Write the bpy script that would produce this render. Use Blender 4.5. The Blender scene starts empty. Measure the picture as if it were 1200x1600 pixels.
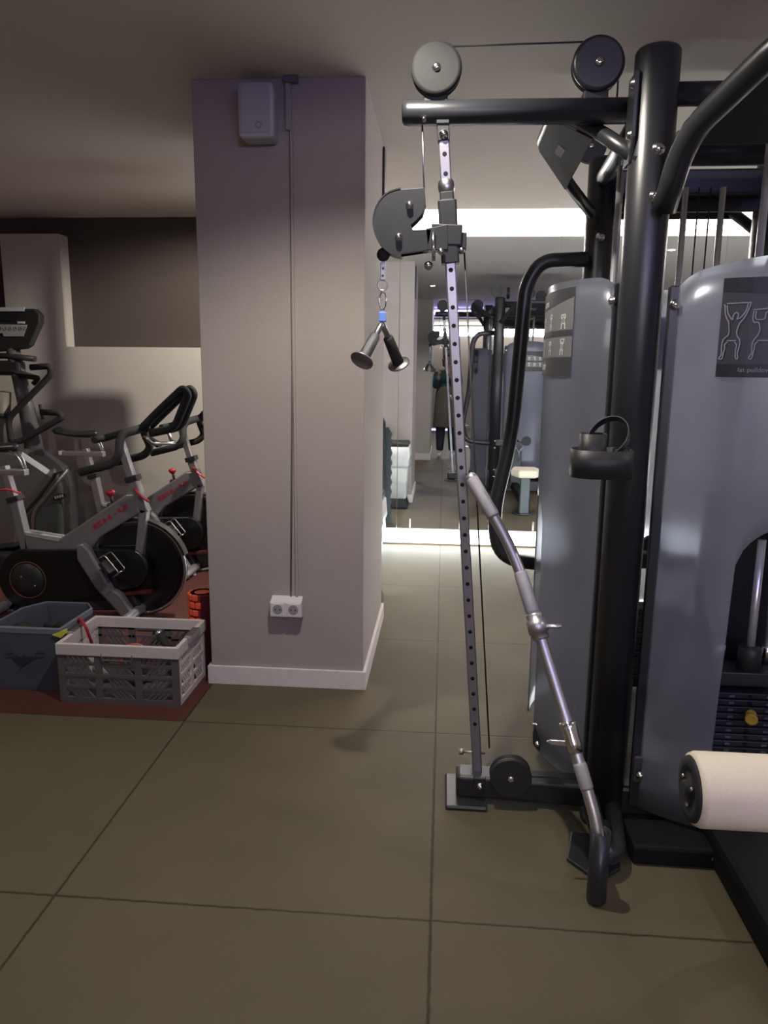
import bpy, bmesh, math, random
from mathutils import Vector, Matrix, Euler
from math import sin, cos, pi, radians, tan, atan, atan2, sqrt
random.seed(7)
S = bpy.context.scene
COL = S.collection

# ---------------- camera ----------------
F = 1150.0; PITCH = radians(10.8); YAW = radians(4.5); ROLL = radians(0.6); EYE = 1.38
f_ = Vector((-sin(YAW)*cos(PITCH), cos(YAW)*cos(PITCH), -sin(PITCH)))
r0 = Vector((cos(YAW), sin(YAW), 0)); u0 = r0.cross(f_)
r_ = r0*cos(ROLL)+u0*sin(ROLL); u_ = -r0*sin(ROLL)+u0*cos(ROLL)
CAM = Vector((0, 0, EYE))
cd = bpy.data.cameras.new('camera'); cam = bpy.data.objects.new('camera', cd); COL.objects.link(cam)
cd.sensor_fit = 'VERTICAL'; cd.sensor_height = 36.0; cd.sensor_width = 27.0; cd.lens = 36.0*F/1600.0
cd.clip_start = 0.02; cd.clip_end = 60
M4 = Matrix((( r_.x, u_.x, -f_.x, 0), (r_.y, u_.y, -f_.y, 0), (r_.z, u_.z, -f_.z, 0), (0, 0, 0, 1)))
M4.translation = CAM
cam.matrix_world = M4
S.camera = cam
def at(px, py, Y):                       # photo pixel -> point on the plane y = Y
    d = r_*((px-600)/F) - u_*((py-800)/F) + f_
    return CAM + d*(Y/d.y)
def fl(px, py, z=0.0):                   # photo pixel -> point at height z
    d = r_*((px-600)/F) - u_*((py-800)/F) + f_
    return CAM + d*((z-EYE)/d.z)

# ---------------- world, view, main lights ----------------
W = bpy.data.worlds.new('world'); S.world = W; W.use_nodes = True
W.node_tree.nodes['Background'].inputs[0].default_value = (0.05, 0.05, 0.06, 1)
W.node_tree.nodes['Background'].inputs[1].default_value = 0.3
S.view_settings.view_transform = 'Standard'; S.view_settings.look = 'None'
S.view_settings.exposure = 0.0; S.view_settings.gamma = 1.0; S.view_settings.use_curve_mapping = False
CEIL = 2.48
MY = 5.9                                 # mirror wall
DOWNLIGHTS = [  # x, y, watts, cone degrees, label
 (-0.18, 1.88, 22, 142, 'small recessed ceiling spotlight in front of the grey pillar'),
 (-0.06, -0.10, 4, 120, 'small recessed ceiling spotlight above the person taking the picture'),
 (2.25, 1.70, 6, 140, 'small recessed ceiling spotlight to the right of the cable machine'),
 (2.10, -0.60, 5, 140, 'small recessed ceiling spotlight behind and right of the person'),
 (-2.90, 2.40, 9, 140, 'added fill spotlight above and left of the storage boxes'),  # added weak fill that lifts the ambient light on the left
 (-0.75, 4.30, 44, 104, 'small recessed ceiling spotlight hidden behind the grey pillar'),
 (1.0, -3.6, 6, 140, 'small recessed ceiling spotlight at the far end behind the person'),
 (2.0, 4.7, 8, 140, 'small recessed ceiling spotlight near the right end of the mirror wall'),
]
WARM = (1.0, 0.93, 0.80); PURPLE = (0.42, 0.36, 1.0); COOLW = (1.0, 0.97, 0.93)
def area(name, loc, size, size_y, direction, power, color, parent=None):
    l = bpy.data.lights.new(name, 'AREA'); l.shape = 'RECTANGLE'; l.size = size; l.size_y = size_y
    l.energy = power; l.color = color
    o = bpy.data.objects.new(name, l); COL.objects.link(o); o.location = loc
    o.rotation_euler = Vector(direction).to_track_quat('-Z', 'Y').to_euler()
    if parent: o.parent = parent
    return o

# ---------------- materials ----------------
MATS = {}
def mat(name, col, rough=0.5, metal=0.0, spec=0.5, bump=0.0, scale=80.0, var=0.0, emit=None, estr=0.0, coat=0.0):
    if name in MATS: return MATS[name]
    m = bpy.data.materials.new(name); m.use_nodes = True
    nt = m.node_tree; b = nt.nodes['Principled BSDF']
    b.inputs['Base Color'].default_value = (*col, 1); b.inputs['Roughness'].default_value = rough
    b.inputs['Metallic'].default_value = metal; b.inputs['Specular IOR Level'].default_value = spec
    b.inputs['Coat Weight'].default_value = coat
    if emit: b.inputs['Emission Color'].default_value = (*emit, 1); b.inputs['Emission Strength'].default_value = estr
    tc = nt.nodes.new('ShaderNodeTexCoord'); nz = nt.nodes.new('ShaderNodeTexNoise')
    nz.inputs['Scale'].default_value = scale; nz.inputs['Detail'].default_value = 4
    nt.links.new(tc.outputs['Object'], nz.inputs['Vector'])
    if var > 0:
        mr = nt.nodes.new('ShaderNodeMapRange'); mr.inputs[3].default_value = 1-var; mr.inputs[4].default_value = 1+var
        mr.inputs[1].default_value = .3; mr.inputs[2].default_value = .7
        nt.links.new(nz.outputs['Fac'], mr.inputs[0])
        mx = nt.nodes.new('ShaderNodeVectorMath'); mx.operation = 'SCALE'; mx.inputs[0].default_value = col
        nt.links.new(mr.outputs[0], mx.inputs['Scale']); nt.links.new(mx.outputs[0], b.inputs['Base Color'])
    if bump > 0:
        bp = nt.nodes.new('ShaderNodeBump'); bp.inputs['Strength'].default_value = bump; bp.inputs['Distance'].default_value = 0.002
        nt.links.new(nz.outputs['Fac'], bp.inputs['Height']); nt.links.new(bp.outputs[0], b.inputs['Normal'])
    MATS[name] = m
    return m
wallm = mat('wall_paint', (0.46, 0.42, 0.39), .85, bump=.15, scale=160, var=.03)
pillarm = mat('pillar_paint', (0.385, 0.345, 0.325), .85, bump=.15, scale=160, var=.03)
ceilm = mat('ceiling_paint', (0.70, 0.65, 0.62), .9, bump=.1, scale=120, var=.03)
darkwall = mat('dark_brown_paint', (0.085, 0.068, 0.062), .85, bump=.1, scale=120, var=.05)
lightwall = mat('light_wall_paint', (0.56, 0.52, 0.485), .85, bump=.15, scale=120, var=.03)
skirt = mat('white_skirting', (0.74, 0.69, 0.69), .5, scale=30, var=.04)
black = mat('black_powder_coat', (0.020, 0.021, 0.026), .33, spec=.6, bump=.12, scale=500)
blackm = mat('matte_black_plastic', (0.022, 0.022, 0.024), .5, bump=.1, scale=300)
rubber = mat('black_rubber', (0.018, 0.018, 0.020), .75, bump=.3, scale=400)
foamgrip = mat('black_foam_grip', (0.025, 0.025, 0.027), .8, bump=.4, scale=500)
chrome = mat('chrome', (0.78, 0.78, 0.80), .16, 1.0, scale=200, bump=.03)
steel = mat('brushed_steel', (0.50, 0.50, 0.53), .33, 1.0, scale=300, bump=.1)
zinc = mat('zinc_steel', (0.62, 0.61, 0.66), .42, 1.0, scale=200, bump=.08, var=.06)
greycover = mat('grey_pulley_cover', (0.024, 0.025, 0.029), .5, spec=.35, bump=.15, scale=500)
silverpaint = mat('silver_grey_paint', (0.30, 0.29, 0.32), .38, .55, scale=400, bump=.06)
redp = mat('red_plastic', (0.45, 0.02, 0.035), .35, scale=60, var=.05)
redink = mat('red_lettering', (0.35, 0.03, 0.05), .5)
cream = mat('cream_upholstery', (0.80, 0.72, 0.58), .55, bump=.25, scale=250, var=.03)
whitepl = mat('white_plastic', (0.72, 0.69, 0.70), .4, scale=40, var=.03)
speakerm = mat('grey_white_speaker', (0.50, 0.48, 0.52), .45, scale=900, bump=.2)
pulleycover = mat('light_grey_cover', (0.020, 0.020, 0.021), .65, spec=.12, bump=.15, scale=500)
headerm = mat('header_matte_black', (0.012, 0.013, 0.016), .6, spec=.3)
lowblack = mat('worn_black_base', (0.007, 0.007, 0.008), .7, spec=.2, bump=.2, scale=120)
brightrod = mat('bright_guide_rod', (0.72, 0.72, 0.78), .28, .75, scale=200, bump=.03)
greypl = mat('grey_crate_plastic', (0.125, 0.108, 0.115), .5, bump=.1, scale=100, var=.04)
cratewhite = mat('offwhite_crate_plastic', (0.66, 0.60, 0.60), .45, bump=.1, scale=100, var=.03)
fabricb = mat('blue_grey_fabric', (0.075, 0.085, 0.115), .95, bump=.6, scale=400, var=.12)
fabricd = mat('dark_blue_print', (0.025, 0.03, 0.045), .9)
orange = mat('orange_foam', (0.80, 0.105, 0.04), .6, bump=.3, scale=120, var=.06)
darkred = mat('dark_red_foam', (0.17, 0.02, 0.025), .75, bump=.3, scale=120, var=.06)
yellowp = mat('yellow_plastic', (0.62, 0.42, 0.05), .4)
yellowg = mat('yellow_green_tag', (0.55, 0.55, 0.06), .6)
bluetag = mat('blue_tag', (0.16, 0.27, 0.80), .4)
printw = mat('white_print', (0.62, 0.62, 0.66), .6)
ironw = mat('black_iron_plate', (0.022, 0.023, 0.03), .45, bump=.2, scale=200)
binw = mat('white_bin_plastic', (0.62, 0.64, 0.62), .4, scale=30, var=.03)
bagw = mat('thin_white_bag', (0.72, 0.73, 0.72), .35, bump=.8, scale=18, var=.06)
skin = mat('skin', (0.50, 0.30, 0.22), .55, scale=90, var=.04)
teal = mat('dark_teal_knit', (0.012, 0.06, 0.06), .9, bump=.5, scale=200, var=.1)
taupe = mat('taupe_coat_cloth', (0.115, 0.095, 0.085), .9, bump=.4, scale=200, var=.08)
navy = mat('dark_navy_denim', (0.018, 0.02, 0.035), .85, bump=.4, scale=300, var=.1)
hairm = mat('brown_hair', (0.05, 0.028, 0.018), .6, bump=.6, scale=120)
shoew = mat('white_shoe', (0.6, 0.58, 0.56), .6, scale=60, var=.04)
screenm = mat('dark_screen', (0.02, 0.02, 0.024), .12, scale=10)
keypad = mat('grey_keypad', (0.42, 0.42, 0.42), .4, scale=150, var=.15)
darkgreen = mat('grey_green_panel', (0.06, 0.066, 0.066), .3, scale=60, var=.04)
brushed = mat('satin_silver_shell', (0.30, 0.31, 0.33), .27, .8, scale=60, bump=.05)
ledw = mat('white_led_diffuser', (0.9, 0.9, 0.9), .5, emit=(1, .965, .90), estr=9.0)
ledc = mat('cove_led_diffuser', (0.9, 0.9, 0.9), .5, emit=(1, .955, .90), estr=6.0)
ledp = mat('purple_led_diffuser', (0.8, 0.8, 0.9), .5, emit=(.36, .30, 1.0), estr=5.0)
lens = mat('spotlight_lens', (0.9, 0.9, 0.9), .4, emit=(1, .95, .85), estr=35.0)
covem = mat('white_cove_paint', (0.75, 0.70, 0.67), .8, bump=.1, scale=120)
mirrorm = mat('mirror_glass', (0.80, 0.85, 0.90), .012, 1.0)
matg = mat('grey_green_exercise_foam', (0.05, 0.062, 0.068), .85, bump=.4, scale=300)

def floor_material():
    m = bpy.data.materials.new('rubber_tile_floor'); m.use_nodes = True; nt = m.node_tree; N = nt.nodes; L = nt.links
    b = N['Principled BSDF']
    tc = N.new('ShaderNodeTexCoord'); sx = N.new('ShaderNodeSeparateXYZ'); L.new(tc.outputs['Object'], sx.inputs[0])
    def mth(op, a, bb=None, c=None):
        n = N.new('ShaderNodeMath'); n.operation = op
        for i, v in enumerate((a, bb, c)):
            if v is None: continue
            if isinstance(v, (int, float)): n.inputs[i].default_value = v
            else: L.new(v, n.inputs[i])
        return n.outputs[0]
    wob = N.new('ShaderNodeTexNoise'); wob.inputs['Scale'].default_value = 30; L.new(tc.outputs['Object'], wob.inputs['Vector'])
    wv = mth('MULTIPLY', mth('SUBTRACT', wob.outputs['Fac'], .5), .007)
    ux = mth('ADD', sx.outputs[0], wv); uy = mth('ADD', mth('SUBTRACT', sx.outputs[1], .66), wv)
    dx = mth('PINGPONG', ux, .5); dy = mth('PINGPONG', uy, .5)
    d = mth('MINIMUM', dx, dy)
    seam = N.new('ShaderNodeMapRange'); L.new(d, seam.inputs[0]); seam.inputs[1].default_value = .0015; seam.inputs[2].default_value = .0055
    fine = N.new('ShaderNodeTexNoise'); fine.inputs['Scale'].default_value = 420; fine.inputs['Detail'].default_value = 3; L.new(tc.outputs['Object'], fine.inputs['Vector'])
    big = N.new('ShaderNodeTexNoise'); big.inputs['Scale'].default_value = 2.2; big.inputs['Detail'].default_value = 6; L.new(tc.outputs['Object'], big.inputs['Vector'])
    # red tiles: x < -1 and y > 2.66
    isred = mth('MULTIPLY', mth('LESS_THAN', ux, -1.0), mth('GREATER_THAN', uy, 2.0))
    mixc = N.new('ShaderNodeMix'); mixc.data_type = 'RGBA'; L.new(isred, mixc.inputs[0])
    mixc.inputs[6].default_value = (0.110, 0.094, 0.059, 1); mixc.inputs[7].default_value = (0.085, 0.027, 0.022, 1)
    v = mth('ADD', mth('MULTIPLY', fine.outputs['Fac'], .9), mth('MULTIPLY', big.outputs['Fac'], .5))
    v = mth('ADD', v, .30)
    v = mth('MULTIPLY', v, mth('ADD', mth('MULTIPLY', seam.outputs[0], .65), .35))
    sc = N.new('ShaderNodeVectorMath'); sc.operation = 'SCALE'; L.new(mixc.outputs[2], sc.inputs[0]); L.new(v, sc.inputs['Scale'])
    L.new(sc.outputs[0], b.inputs['Base Color']); b.inputs['Roughness'].default_value = .62; b.inputs['Specular IOR Level'].default_value = .3
    bp = N.new('ShaderNodeBump'); bp.inputs['Strength'].default_value = .35; bp.inputs['Distance'].default_value = .003
    hh = mth('ADD', mth('MULTIPLY', fine.outputs['Fac'], .5), mth('MULTIPLY', seam.outputs[0], 1.5))
    L.new(hh, bp.inputs['Height']); L.new(bp.outputs[0], b.inputs['Normal'])
    return m
floorm = floor_material()

def frost_material():
    m = bpy.data.materials.new('frosted_acrylic'); m.use_nodes = True; nt = m.node_tree; N = nt.nodes; L = nt.links
    out = N['Material Output']; b = N['Principled BSDF']
    b.inputs['Base Color'].default_value = (0.27, 0.28, 0.35, 1); b.inputs['Roughness'].default_value = .28
    b.inputs['Metallic'].default_value = .35
    rf = N.new('ShaderNodeBsdfRefraction'); rf.inputs['Color'].default_value = (.93, .95, 1, 1); rf.inputs['Roughness'].default_value = .27; rf.inputs['IOR'].default_value = 1.25
    tl = N.new('ShaderNodeBsdfTranslucent'); tl.inputs['Color'].default_value = (.86, .88, .96, 1)
    mx = N.new('ShaderNodeMixShader'); mx.inputs[0].default_value = .66; L.new(tl.outputs[0], mx.inputs[1]); L.new(rf.outputs[0], mx.inputs[2])
    m2 = N.new('ShaderNodeMixShader'); m2.inputs[0].default_value = .66; L.new(b.outputs[0], m2.inputs[1]); L.new(mx.outputs[0], m2.inputs[2])
    L.new(m2.outputs[0], out.inputs['Surface'])
    nz = N.new('ShaderNodeTexNoise'); nz.inputs['Scale'].default_value = 3; mr = N.new('ShaderNodeMapRange')
    mr.inputs[3].default_value = .2; mr.inputs[4].default_value = .3; L.new(nz.outputs['Fac'], mr.inputs[0]); L.new(mr.outputs[0], b.inputs['Roughness'])
    return m
frost = frost_material()

# ---------------- mesh building ----------------
def lerp(a, b, t): return a+(b-a)*t
def frame_for(d, up=None):
    d = d.normalized()
    ref = Vector(up) if up is not None else (Vector((0, 0, 1)) if abs(d.z) < .9 else Vector((0, 1, 0)))
    x = ref.cross(d)
    if x.length < 1e-5: x = Vector((1, 0, 0)).cross(d)
    x.normalize(); y = d.cross(x); return x, y
def rounded(pts, rad, n=6):
    """round the corners of a polyline"""
    pts = [Vector(p) for p in pts]; out = [pts[0]]
    for i in range(1, len(pts)-1):
        p = pts[i]; a = (pts[i-1]-p); b = (pts[i+1]-p)
        r = min(rad, a.length*.49, b.length*.49)
        A = p+a.normalized()*r; B = p+b.normalized()*r
        for k in range(n+1):
            t = k/n; out.append(A*(1-t)**2+p*2*t*(1-t)+B*t*t)
    out.append(pts[-1]); return out
class MB:
    def __init__(s): s.bm = bmesh.new()
    def ring_loft(s, rings, closed=False, cap=True, smooth=True):
        bm = s.bm; R = [[bm.verts.new(p) for p in r] for r in rings]; n = len(R[0])
        rng = range(len(R)) if closed else range(len(R)-1)
        for i in rng:
            a = R[i]; b = R[(i+1) % len(R)]
            for j in range(n):
                f = bm.faces.new((a[j], a[(j+1) % n], b[(j+1) % n], b[j])); f.smooth = smooth
        if cap and not closed:
            bm.faces.new(list(reversed(R[0]))); bm.faces.new(R[-1])
        return s
    def box(s, c, size, rot=None, taper=None):
        c = Vector(c); hx, hy, hz = [v/2 for v in size]; M = rot.to_matrix() if isinstance(rot, Euler) else (rot if rot is not None else Matrix.Identity(3))
        tx = taper if taper else 1.0
        lo = [(-hx, -hy, -hz), (hx, -hy, -hz), (hx, hy, -hz), (-hx, hy, -hz)]
        hi = [(-hx*tx, -hy*tx, hz), (hx*tx, -hy*tx, hz), (hx*tx, hy*tx, hz), (-hx*tx, hy*tx, hz)]
        return s.ring_loft([[c+M@Vector(p) for p in lo], [c+M@Vector(p) for p in hi]], smooth=False)
    def tube(s, pts, r, seg=12, rr=None, up=None, ry=None, sq=False, cap=True):
        """sweep along pts; r radius (or list), ry: second radius for oval"""
        pts = [Vector(p) for p in pts]; n = len(pts); rings = []
        px_ = None
        for i, p in enumerate(pts):
            d = (pts[min(i+1, n-1)]-pts[max(i-1, 0)])
            if px_ is None: x, y = frame_for(d, up)
            else:
                dn = d.normalized(); x = px_-dn*px_.dot(dn)
                if x.length < 1e-6: x, y = frame_for(d, up)
                x.normalize(); y = dn.cross(x)
            px_ = x
            a = r[i] if isinstance(r, (list, tuple)) else r
            b = (ry[i] if isinstance(ry, (list, tuple)) else ry) if ry is not None else a
            if sq:
                k = .82
                cs = [(-1, -k), (-k, -1), (k, -1), (1, -k), (1, k), (k, 1), (-k, 1), (-1, k)]
                rings.append([p+x*(a*u)+y*(b*v) for u, v in cs])
            else:
                rings.append([p+x*(a*cos(2*pi*j/seg))+y*(b*sin(2*pi*j/seg)) for j in range(seg)])
        return s.ring_loft(rings, cap=cap, smooth=not sq)
    def cyl(s, a, b, r, seg=24, r2=None, ch=0.0):
        a = Vector(a); b = Vector(b); r2 = r if r2 is None else r2
        if ch:
            d = (b-a).normalized()*ch
            return s.tube([a, a+d, b-d, b], [r-ch, r, r2, r2-ch], seg)
        return s.tube([a, b], [r, r2], seg)
    def lathe(s, base, axis, prof, seg=28):
        base = Vector(base); ax = Vector(axis).normalized(); x, y = frame_for(ax)
        rings = [[base+ax*h+(x*cos(2*pi*j/seg)+y*sin(2*pi*j/seg))*max(r, 1e-4) for j in range(seg)] for r, h in prof]
        return s.ring_loft(rings)
    def sphere(s, c, r, seg=20, sc=(1, 1, 1), n=12):
        c = Vector(c); rings = []
        for i in range(n+1):
            t = -pi/2+pi*i/n; t = max(min(t, pi/2-.02), -pi/2+.02)
            rings.append([c+Vector((r*sc[0]*cos(t)*cos(2*pi*j/seg), r*sc[1]*cos(t)*sin(2*pi*j/seg), r*sc[2]*sin(t))) for j in range(seg)])
        return s.ring_loft(rings)
    def prism(s, poly, d, smooth=False):
        d = Vector(d); a = [Vector(p) for p in poly]; b = [p+d for p in a]
        return s.ring_loft([a, b], smooth=smooth)
    def torus(s, c, axis, R, r, seg=28, ss=8, a0=0, a1=2*pi, sc=(1, 1)):
        c = Vector(c); x, y = frame_for(Vector(axis)); full = abs(a1-a0-2*pi) < 1e-3
        pts = [c+x*(R*sc[0]*cos(a0+(a1-a0)*i/seg))+y*(R*sc[1]*sin(a0+(a1-a0)*i/seg)) for i in range(seg if full else seg+1)]
        ax = Vector(axis).normalized(); rings = []
        for i, p in enumerate(pts):
            rd = (p-c).normalized(); rings.append([p+rd*(r*cos(2*pi*j/ss))+ax*(r*sin(2*pi*j/ss)) for j in range(ss)])
        return s.ring_loft(rings, closed=full)
    def build(s, name, m, parent=None, bevel=0.0, kind=None, label=None, fix=True):
        bm = s.bm
        if fix: bmesh.ops.recalc_face_normals(bm, faces=bm.faces)
        me = bpy.data.meshes.new(name)
        off = Vector((0, 0, 0)); p = parent
        while p is not None: off += p.location; p = p.parent
        if off.length: bmesh.ops.translate(bm, verts=bm.verts, vec=-off)
        if parent is None and bm.verts:      # origin at base centre
            lo = Vector([min(v.co[i] for v in bm.verts) for i in range(3)]); hi = Vector([max(v.co[i] for v in bm.verts) for i in range(3)])
            org = Vector(((lo.x+hi.x)/2, (lo.y+hi.y)/2, lo.z)); bmesh.ops.translate(bm, verts=bm.verts, vec=-org)
        bm.to_mesh(me); bm.free()
        if m is not None: me.materials.append(m)
        o = bpy.data.objects.new(name, me); COL.objects.link(o)
        if parent is not None: o.parent = parent
        else: o.location = org
        if bevel:
            md = o.modifiers.new('bevel', 'BEVEL'); md.width = bevel; md.segments = 2; md.limit_method = 'ANGLE'; md.angle_limit = radians(40)
        if kind: o['kind'] = kind
        if label: o['label'] = label
        return o
def struct(name, mb, m, bevel=0):
    # the setting stays at the world origin so its pattern is in metres
    me = bpy.data.meshes.new(name); bmesh.ops.recalc_face_normals(mb.bm, faces=mb.bm.faces); mb.bm.to_mesh(me); mb.bm.free()
    me.materials.append(m); o = bpy.data.objects.new(name, me); COL.objects.link(o); o['kind'] = 'structure'
    if bevel:
        md = o.modifiers.new('bevel', 'BEVEL'); md.width = bevel; md.segments = 2
    return o
def tag(o, label, cat, group=None):
    o['label'] = label; o['category'] = cat
    if group: o['group'] = group
    return o
def empty(name, loc, label, cat, group=None):
    o = bpy.data.objects.new(name, None); COL.objects.link(o); o.location = loc; o.empty_display_size = .1
    return tag(o, label, cat, group)
def copy_tree(o, parent=None):
    c = o.copy(); COL.objects.link(c)
    if parent is not None: c.parent = parent
    for ch in list(o.children): copy_tree(ch, c)
    return c
def text_mesh(txt, size, extrude=0.0006, align='LEFT'):
    cu = bpy.data.curves.new('lettering', 'FONT'); cu.body = txt; cu.size = size; cu.extrude = extrude; cu.align_x = align
    t = bpy.data.objects.new('lettering', cu); COL.objects.link(t)
    dg = bpy.context.evaluated_depsgraph_get(); me = bpy.data.meshes.new_from_object(t.evaluated_get(dg))
    bpy.data.objects.remove(t); bpy.data.curves.remove(cu)
    return me

# ================= THE ROOM =================
XL, XR, YB = -4.6, 4.2, -6.2
struct('floor', MB().box(((XL+XR)/2, (YB+6.6)/2, -.05), (XR-XL, 6.6-YB, .1)), floorm)
# ceiling: lower slab ends at y=5.38 in front of the mirror, light cove behind it
mb = MB()
mb.box(((XL+XR)/2, (YB+5.38)/2, CEIL+.06), (XR-XL, 5.38-YB, .12))
mb.box(((XL-1.05)/2, 5.9, CEIL+.06), (-1.05-XL, 1.04, .12))
struct('ceiling', mb, ceilm)
mb = MB()
mb.box(((-1.05+XR)/2, 5.75, 2.90), (XR+1.05, .80, .04))
mb.box(((-1.05+XR)/2, 5.36, 2.75), (XR+1.05, .04, .30))
struct('trim_cove', mb, covem)
struct('wall_mirror', MB().box(((-1.05+XR)/2, 6.0, 1.46), (XR+1.05, .16, 2.92)), covem)
struct('wall_partition', MB().box((-1.10, 5.66, 1.24), (.10, .72, 2.48)), wallm)
struct('wall_right', MB().box((XR+.05, (YB+6.4)/2, 1.46), (.1, 6.4-YB, 2.92)), wallm)
struct('wall_left', MB().box((XL-.05, (YB+6.4)/2, 1.25), (.1, 6.4-YB, 2.5)), wallm)
struct('wall_rear', MB().box(((XL+XR)/2, YB-.05, 1.25), (XR-XL, .1, 2.5)), wallm)
# left back wall: dark upper wall with a lighter front layer (half wall + raised block on the left)
struct('wall_back', MB().box(((XL-1.15)/2, 5.66, 1.24), (-1.15-XL, .16, 2.48)), darkwall)
zt = 1.54
mb = MB()
mb.box(((XL-1.15)/2, 5.515, zt/2), (-1.15-XL, .13, zt))
mb.box(((-3.285-2.835)/2, 5.515, (zt+2.345)/2), (.45, .13, 2.345-zt))
struct('wall_half', mb, lightwall)
struct('baseboard_back', MB().box(((XL-1.15)/2, 5.435, .055), (-1.15-XL, .03, .11)), mat('grey_skirting', (.22, .2, .2), .6))
# pillar
PX0, PX1, PY0, PY1 = -1.005, -.325, 3.035, 4.0
struct('wall_pillar', MB().box(((PX0+PX1)/2, (PY0+PY1)/2, CEIL/2), (PX1-PX0, PY1-PY0, CEIL)), pillarm, .004)
mb = MB(); t = .014; h = .085
for (c, sz) in ((((PX0+PX1)/2, PY0-t/2, h/2), (PX1-PX0+2*t, t, h)), (((PX0+PX1)/2, PY1+t/2, h/2), (PX1-PX0+2*t, t, h)),
                ((PX1+t/2, (PY0+PY1)/2, h/2), (t, PY1-PY0, h)), ((PX0-t/2, (PY0+PY1)/2, h/2), (t, PY1-PY0, h))):
    mb.box(c, sz)
struct('baseboard_pillar', mb, skirt, .002)
# wall block behind the camera, to its left
struct('wall_corner', MB().box((-1.55, -.60, CEIL/2), (2.70, 1.3, CEIL)), wallm, .003)
mb = MB(); mb.box((-1.55, .057, .05), (2.73, .014, .10)); mb.box((-.193, -.60, .05), (.014, 1.3, .10))
struct('baseboard_corner', mb, skirt)
# thin dark slot high on the pillar side
tag(MB().box((PX1+.006, 3.86, 2.29), (.012, .10, .32)).build('wall_grille', mat('dark_slot', (.06, .055, .055), .6), bevel=.005),
    'thin dark vertical grille strip high on the side of the pillar', 'grille')

# mirror panels
edges = [-1.04, -.36, .853, 2.06, 3.27, 4.18]
mlabs = ['mirror panel partly behind the grey pillar', 'large wall mirror panel reflecting the person and the pillar', 'wall mirror panel right of the seam, behind the cable machine', 'wall mirror panel second from the right end of the mirror wall', 'wall mirror panel at the far right end of the mirror wall']
for i in range(5):
    a, b = edges[i], edges[i+1]
    tag(MB().box(((a+b)/2, MY+.01, 1.272), (b-a-.004, .02, 2.304)).build('mirror', mirrorm), mlabs[i], 'mirror', 'mirror wall panels')
# LED strip on the floor line of the mirror
r = empty('led_strip', (1.55, 5.87, 0), 'glowing white light strip along the floor at the foot of the mirror', 'light strip')
MB().box((1.57, 5.872, .006), (5.2, .045, .012)).build('base_rail', whitepl, r)
MB().box((1.57, 5.872, .062), (5.2, .030, .10)).build('diffuser', ledw, r, .008)
for X, wh in ((-.25, 'nearest the pillar'), (.155, 'behind the perforated rail'), (.745, 'beside the left frosted cover'), (1.35, 'behind the cable machine'), (1.95, 'right of the cable machine'), (2.6, 'at the far right')):
    tag(MB().box((X, 5.893, .165), (.012, .012, .07)).build('mirror_clip', mat('bright_clip', (.9, .9, .88), .3), bevel=.003), 'small bright clip on the bottom edge of the mirror, '+wh, 'clip', 'clips along the mirror foot')
area('floor_strip_light', (1.55, 5.84, .09), 5.0, .06, (0, -1, .15), 22, (.88, .98, 1.0))
# LED strip in the cove above the mirror
r = empty('led_strip', (1.55, 5.88, 2.43), 'glowing white light strip in the ceiling cove above the mirror', 'light strip')
MB().box((1.55, 5.912, 2.432), (5.2, .015, .020)).build('base_rail', whitepl, r)
MB().box((1.55, 5.908, 2.456), (5.2, .022, .030)).build('diffuser', ledc, r, .005)
area('cove_light_up', (1.55, 5.80, 2.50), 5.2, .05, (0, .3, 1), 90, COOLW)
area('cove_light_out', (1.55, 5.84, 2.455), 5.2, .03, (0, -1, .25), 40, COOLW)
# purple strip on a beam behind the camera, and others at the back
struct('trim_beam', MB().box((1.9, -1.75, 2.40), (4.5, .30, .16)), ceilm)
r = empty('led_strip', (1.3, -1.58, 2.40), 'glowing purple light strip on the ceiling beam behind the person', 'light strip')
MB().box((1.5, -1.595, 2.41), (3.4, .02, .09)).build('base_rail', whitepl, r)
MB().box((1.5, -1.580, 2.41), (3.4, .015, .07)).build('diffuser', ledp, r, .004)
area('purple_beam_light', (1.0, -1.55, 2.41), 3.4, .07, (0, 1, -.22), 24, PURPLE)
r = empty('led_strip', (.8, -6.1, 2.3), 'wide glowing white light strip high on the far wall behind the person', 'light strip')
MB().box((1.2, -6.18, 2.36), (3.2, .03, .17)).build('base_rail', whitepl, r)
MB().box((1.2, -6.16, 2.36), (3.2, .02, .15)).build('diffuser', mat('far_led', (.9, .9, .8), .5, emit=(1, .95, .72), estr=3.0), r)
area('rear_wall_light', (1.0, -6.1, 2.3), 3.2, .15, (0, 1, .18), 75, (1, .95, .88))
r = empty('led_strip', (-.1, -5.0, .1), 'short glowing purple light strip near the floor far behind the person', 'light strip')
MB().box((-.2, -5.02, .10), (.8, .02, .05)).build('base_rail', whitepl, r)
MB().box((-.2, -5.00, .10), (.8, .02, .035)).build('diffuser', ledp, r)
# recessed spotlights
for (x, y, w, cone, lab) in DOWNLIGHTS:
    r = empty('ceiling_spotlight', (x, y, CEIL), lab, 'spotlight', 'recessed ceiling spotlights')
    MB().lathe((x, y, CEIL-.006), (0, 0, 1), [(.030, .006), (.045, .006), (.048, .002), (.044, 0), (.032, 0), (.030, .002)]).build('trim_ring', whitepl, r)
    MB().cyl((x, y, CEIL-.004), (x, y, CEIL-.0005), .031).build('lens', lens, r)
    l = bpy.data.lights.new('spotlight_bulb', 'SPOT'); l.energy = w*4.0; l.color = WARM; l.spot_size = radians(cone); l.spot_blend = .5; l.shadow_soft_size = .016
    o = bpy.data.objects.new('spotlight_bulb', l); COL.objects.link(o); o.parent = r; o.location = (0, 0, -.02)
    if cone == 104: o.rotation_euler = Vector((-1.75-x, 5.45-y, 0.45-CEIL)).to_track_quat('-Z', 'Y').to_euler()   # tilted towards the back wall

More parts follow.
